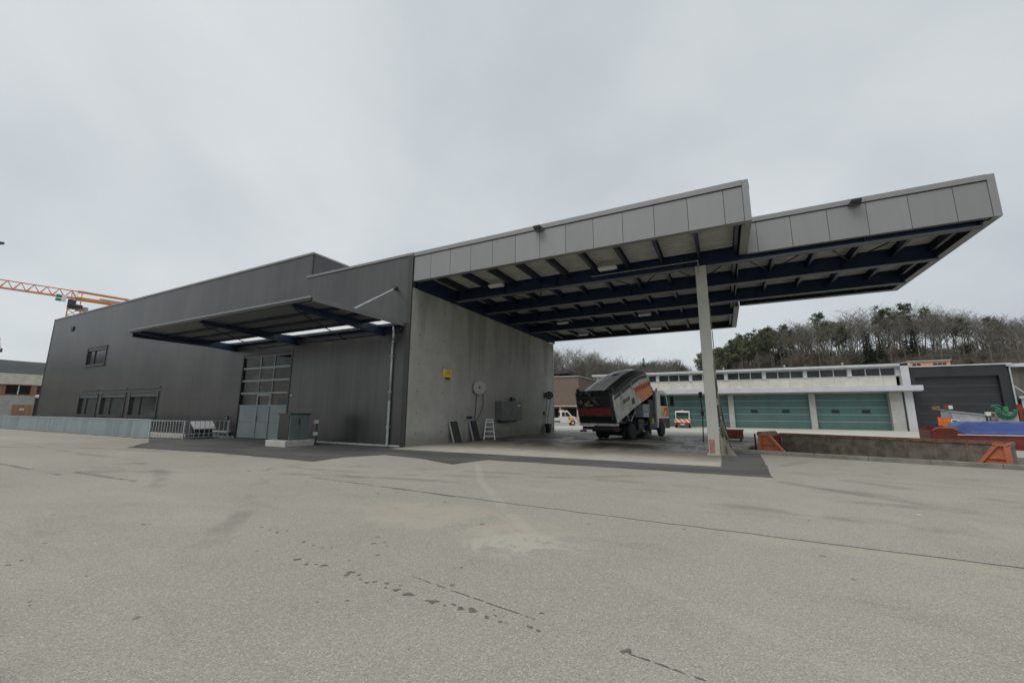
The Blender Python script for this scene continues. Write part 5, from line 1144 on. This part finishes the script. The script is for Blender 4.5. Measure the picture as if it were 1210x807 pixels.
# mountain range far behind the timber building
mb = MB(); random.seed(21); pts = []
for i in range(121):
    az = R(-118+i*1.6); d0 = 1300
    hgt = (232+26*math.sin(i*.13+1)+22*math.sin(i*.41)+9*math.sin(i*1.3)+random.uniform(-4, 4)) * (.95 if i < 45 else max(.25, .95-(i-45)*.03))
    for dd, f in ((-450, 0), (-250, .45), (0, 1.0), (350, .8), (750, 0)):
        mb.v.append((13+math.sin(az)*(d0+dd), -15+math.cos(az)*(d0+dd), hgt*f*.56-5))
for i in range(120):
    for j in range(4): a = i*5+j; mb.f.append((a, a+1, a+6, a+5))
struct(mb.build('mountain', 'mount', smooth=True))

# --- trees
def branch_tree(seed, H, spread, levels=4, dens=1.0, bare_to=.35):
    """leafless tree: returns (trunk mesh builder, twig mesh builder)"""
    rnd = random.Random(seed); tr, tw = MB(), MB()
    def grow(p, d, L, r, lev, mbk):
        n = 3; q = p; pts = [p]
        for k in range(n):
            d = (d+Vector((rnd.uniform(-.16, .16), rnd.uniform(-.16, .16), rnd.uniform(-.03, .14)))*(1 if lev else .35)).normalized()
            q2 = q+d*L/n; ra = r*(1-.28*k); rb_ = r*(1-.28*(k+1))
            (tr if lev <= 1 else tw).tube(q, q2, ra, rb_, 6 if lev == 0 else (4 if lev == 1 else 3), caps=False); q = q2; pts.append(q)
        if lev >= levels: return
        nb = [int(13*dens), 6, 4, 4][min(lev, 3)]
        for k in range(nb):
            f = (bare_to+(1-bare_to)*(k+rnd.random())/nb) if lev == 0 else (.25+.75*(k+rnd.random())/nb)
            j = min(n-1, int(f*n)); b = pts[j]+(pts[j+1]-pts[j])*(f*n-j)
            az = rnd.uniform(0, 6.283); up = rnd.uniform(.25, .85) if lev else rnd.uniform(.35, 1.0)
            dd = (Vector((math.cos(az), math.sin(az), 0))*spread+d*up+Vector((0, 0, .25))).normalized()
            ln = L*(rnd.uniform(.32, .52) if lev == 0 else rnd.uniform(.42, .68))*(1.15-.55*f if lev == 0 else 1)
            grow(b, dd, ln, max(.026, r*(.42 if lev == 0 else .5)*(1.1-.5*f)), lev+1, mbk)
    grow(Vector((0, 0, -.3)), Vector((rnd.uniform(-.05, .05), rnd.uniform(-.05, .05), 1)), H*.95, H*.0150, 0, tr)
    return tr, tw
def pine(seed, H):
    rnd = random.Random(seed); tr, nd = MB(), MB()
    p = Vector((0, 0, -.3)); d = Vector((rnd.uniform(-.06, .06), rnd.uniform(-.06, .06), 1)).normalized(); pts = [p]
    for k in range(6):
        d = (d+Vector((rnd.uniform(-.05, .05), rnd.uniform(-.05, .05), .05))).normalized(); q = p+d*H/6; tr.tube(p, q, .2*(1-k*.14), .2*(1-(k+1)*.14), 6, caps=False); p = q; pts.append(p)
    nb = 20
    for k in range(nb):
        f = .58+.42*(k+rnd.random())/nb; j = min(5, int(f*6)); b = pts[j]+(pts[j+1]-pts[j])*(f*6-j)
        az = rnd.uniform(0, 6.283); L = H*.20*(1.05-.7*abs(f-.72)/.35)*rnd.uniform(.5, 1.15)
        e = b+Vector((math.cos(az)*L, math.sin(az)*L, L*rnd.uniform(.05, .5))); tr.tube(b, e, .05, .02, 4, caps=False)
        for c in range(4):
            cc = b+(e-b)*(.45+.6*(c+rnd.random())/4)+Vector((rnd.gauss(0, .3), rnd.gauss(0, .3), rnd.gauss(.1, .2))); rad = rnd.uniform(.3, .75)
            for t_ in range(24):
                v = Vector((rnd.gauss(0, 1), rnd.gauss(0, 1), rnd.gauss(0, .6))).normalized()*rad*rnd.random()**.4; o = cc+v
                a1 = Vector((rnd.gauss(0, 1), rnd.gauss(0, 1), rnd.gauss(0, .7))).normalized()*rnd.uniform(.1, .26); a2 = Vector((rnd.gauss(0, 1), rnd.gauss(0, 1), rnd.gauss(0, 1))).normalized()*.07
                nd.quad(o-a1-a2, o+a1-a2, o+a1+a2, o-a1+a2)
    return tr, nd
def spruce(seed, H):
    rnd = random.Random(seed); tr, nd = MB(), MB(); tr.tube((0, 0, -.3), (0, 0, H), .2, .02, 6, caps=False)
    z = H*.08
    while z < H*.985:
        f = z/H; rad = H*.25*(1-f)**.85+.15; nb = max(5, int(11*(1-f)+4)); o_ = rnd.random()*6
        for k in range(nb):
            az = o_+k*6.283/nb+rnd.uniform(-.2, .2); L = rad*rnd.uniform(.7, 1.12)
            for c in range(int(5+L*5)):
                s = (c+rnd.random())/(5+L*5); p = Vector((math.cos(az)*L*s, math.sin(az)*L*s, z-L*.3*s+rnd.uniform(-.12, .12)))
                a1 = Vector((math.cos(az)+rnd.uniform(-.6, .6), math.sin(az)+rnd.uniform(-.6, .6), -.35)).normalized()*rnd.uniform(.16, .32); a2 = Vector((rnd.gauss(0, 1), rnd.gauss(0, 1), rnd.gauss(0, .5))).normalized()*.12
                nd.quad(p-a1-a2, p+a1-a2, p+a1+a2, p-a1+a2)
        z += H*.035+.12
    return tr, nd
def shrub(seed, H):
    rnd = random.Random(seed); tr, tw = MB(), MB()
    for k in range(7):
        az = rnd.uniform(0, 6.283); d = Vector((math.cos(az)*.5, math.sin(az)*.5, 1)).normalized(); tr.tube((0, 0, -.2), d*H*.5, .04, .02, 4, caps=False)
        for c in range(22):
            b = d*H*rnd.uniform(.12, .5); e = b+Vector((rnd.gauss(0, .5), rnd.gauss(0, .5), rnd.uniform(.3, 1))).normalized()*H*rnd.uniform(.2, .5); tw.tube(b, e, .018, .008, 3, caps=False)
            for _ in range(2):
                e2 = b+(e-b)*rnd.uniform(.4, .9); tw.tube(e2, e2+Vector((rnd.gauss(0, .5), rnd.gauss(0, .5), rnd.uniform(.1, .8))).normalized()*H*.2, .012, .006, 3, caps=False)
    return tr, tw
PROTO = {}
def proto(kind, i, pair, names, mats):
    meshes = []
    for mb_, nm, mt in zip(pair, names, mats):
        me = bpy.data.meshes.new(nm); me.from_pydata(mb_.v, [], mb_.f); me.update(); me.materials.append(m[mt]); meshes.append((nm, me))
    PROTO.setdefault(kind, []).append(meshes)
for i in range(6): proto('bare', i, branch_tree(100+i, 14, .75+.1*(i % 3), 3, 1.0+.12*(i % 3), .46), ('trunk', 'crown'), ('barkgrey', 'twig'))
for i in range(5): proto('pine', i, pine(200+i, 14), ('trunk', 'crown'), ('barkdark', 'needle'))
for i in range(3): proto('spruce', i, spruce(300+i, 13), ('trunk', 'crown'), ('barkdark', 'needledark'))
for i in range(3): proto('shrub', i, shrub(400+i, 3.2), ('stems', 'twigs'), ('barkgrey', 'scrub'))
NAMES = {'bare': ('bare_tree', 'tree'), 'pine': ('pine_tree', 'tree'), 'spruce': ('spruce_tree', 'tree'), 'shrub': ('bare_shrub', 'shrub')}
def plant(kind, x, y, s, label, group, z=None, i=None):
    nm, cat = NAMES[kind]; i = random.randrange(len(PROTO[kind])) if i is None else i
    t = bpy.data.objects.new(nm, None); COL.objects.link(t); t.empty_display_size = .3
    t.location = (x, y, hz(x, y) if z is None else z); t.rotation_euler = (0, 0, random.uniform(0, 6.28)); t.scale = (s*random.uniform(.9, 1.1), s*random.uniform(.9, 1.1), s)
    tag(t, label, cat, group)
    for n_, me in PROTO[kind][i]:
        o = bpy.data.objects.new(n_, me); COL.objects.link(o); o.parent = t
random.seed(42)
LE, LW = 'on the wooded slope behind the teal garage', 'on the wooded slope behind the brick building'
def free(lst, x, y, dmin):
    for a, b in lst:
        if (a-x)**2+(b-y)**2 < dmin*dmin: return False
    lst.append((x, y)); return True
pl = []
HP = {k: [max(v.co.z for n_, me in pr for v in me.vertices) for pr in PROTO[k]] for k in PROTO}
def ceil_at(x, y):
    """height of the wood's top above the yard at a place on the slope"""
    k = 125.35/(y+15.35); xx = 13.62+(x-13.62)*k
    tb = [(-80, 26), (-33, 24.5), (-22, 22), (-15, 20.2), (-6, 18.3), (4, 17.8), (12, 21), (24, 25.2), (43, 28.6), (51, 28.8), (58, 26.8), (71, 23.2), (120, 21)]
    for (a, ta), (b, tb_) in zip(tb, tb[1:]):
        if a <= xx <= b: return xx, 1.65+(ta+(tb_-ta)*(xx-a)/(b-a)-1.65)/k
    return xx, 20/k
def grow_tree(kind, x, y, lo, label, group):
    xx, top = ceil_at(x, y); i = random.randrange(len(PROTO[kind]))
    sc = (top-hz(x, y))/HP[kind][i]*random.uniform(lo, 1.0)
    plant(kind, x, y, max(.38, min(1.12, sc)), label, group, i=i)
# east slope: pines towards the column, bare trees further right
cnt = 0
while cnt < 262:
    x = random.uniform(10, 112); y = 92+44*random.random()**1.2
    if not free(pl, x, y, 1.9): continue
    xx = ceil_at(x, y)[0]
    fpine = .8 if xx < 28 else (.35 if xx < 42 else (.12 if xx < 60 else .05)); cnt += 1
    if random.random() < fpine: grow_tree('pine', x, y, .72, 'green crowned pine '+LE, 'pines behind the garage')
    else: grow_tree('bare', x, y, .74, 'leafless deciduous tree '+LE, 'bare trees behind the garage')
for x, y, s in ((40.5, 90, .66), (42.8, 91, .55), (41.6, 92.5, .6), (52, 104, .7), (27, 100, .62)): plant('spruce', x, y, s, 'dark spruce among the bare trees '+LE, 'spruces behind the garage')
cnt = 0
while cnt < 60:
    x = random.uniform(54, 118); y = random.uniform(84, 104)
    if not free(pl, x, y, 1.7): continue
    cnt += 1; grow_tree('bare', x, y, .66, 'slender leafless tree on the slope behind the anthracite hall', 'bare trees behind the anthracite hall')
cnt = 0
while cnt < 160:
    x = random.uniform(8, 105); y = random.uniform(64, 104)
    if not free(pl, x, y, 1.3): continue
    cnt += 1; plant('shrub', x, y, random.uniform(.9, 1.7), 'leafless brown shrub at the foot of the slope behind the garage', 'shrubs behind the garage')
cnt = 0
while cnt < 90:
    x = random.uniform(-50, 4); y = random.uniform(86, 126)
    if x > -14 and y < 92: continue
    if not free(pl, x, y, 1.9): continue
    cnt += 1; grow_tree('bare', x, y, .7, 'leafless brownish tree '+LW, 'bare trees behind the brick building')
cnt = 0
while cnt < 70:
    x = random.uniform(-52, 6); y = random.uniform(78, 105)
    if not free(pl, x, y, 1.3): continue
    cnt += 1; plant('shrub', x, y, random.uniform(1, 2.0), 'leafless shrub at the foot of the slope behind the brick building', 'shrubs behind the brick building')
for x, y, s in ((7, 96, .52), (10.5, 98, .66), (13, 92, .6), (9, 104, .62)): plant('pine', x, y, s, 'low green pine between the far ridge and the column', 'pines beside the column')
plant('spruce', -22, 205, 1.5, 'lone pointed spruce standing above the far wooded ridge', None, i=0)
# tangled undergrowth on the slope, and the far wood that reads as one mass
def twigs(mb, x, y, z, h, r, n, w, rnd):
    for j in range(n):
        an = rnd.uniform(0, 6.283); q = r*rnd.random()**.6; f = rnd.random()
        p = Vector((x+math.cos(an)*q, y+math.sin(an)*q, z+h*f*.8)); e = p+Vector((math.cos(an)*.35+rnd.gauss(0, .35), math.sin(an)*.35+rnd.gauss(0, .35), rnd.uniform(.3, 1.1)))*h*.22
        a2 = Vector((w, w*rnd.uniform(-1, 1), 0)); mb.quad(p-a2, p+a2, e+a2*.4, e-a2*.4)
ug = MB(); rnd = random.Random(8)
for k in range(6500):
    x = rnd.uniform(-62, 118); y = rnd.uniform(64, 134)
    twigs(ug, x, y, hz(x, y)-.15, rnd.uniform(.8, 2.2), rnd.uniform(.5, 1.2), 14, .022, rnd)
o = ug.build('undergrowth', 'scrub'); tag(o, 'tangle of brown undergrowth covering the wooded slope', 'undergrowth', kind='stuff')
fw_ = MB(); rnd = random.Random(9)
for k in range(5200):
    x = rnd.uniform(-260, 190); y = rnd.uniform(140, 390); z = hz(x, y)-.5; h = rnd.uniform(7, 12)
    twigs(fw_, x, y, z, h, rnd.uniform(1.8, 3.2), 34, .10, rnd)
    a2 = Vector((.12, .05, 0)); p = Vector((x, y, z-1)); e = Vector((x, y, z+h*.8)); fw_.quad(p-a2, p+a2, e+a2*.4, e-a2*.4)
o = fw_.build('far_wood', 'farwood'); tag(o, 'dull brown wood covering the far ridge', 'wood', kind='stuff')
# ------------------------------------------------------------------ damp winter air
hzm = bpy.data.materials.new('damp_air'); hzm.use_nodes = True; hzm.node_tree.nodes.clear()
vo = hzm.node_tree.nodes.new('ShaderNodeOutputMaterial'); pv = hzm.node_tree.nodes.new('ShaderNodeVolumePrincipled')
pv.inputs['Color'].default_value = (.80, .86, .93, 1); pv.inputs['Density'].default_value = .00003; pv.inputs['Anisotropy'].default_value = 0.0
hzm.node_tree.links.new(pv.outputs[0], vo.inputs['Volume'])
o = B(-2600, 2600, -2600, 2600, -8, 190).build('haze', hzm); tag(o, 'thin grey winter haze over the whole valley', 'haze', kind='stuff')
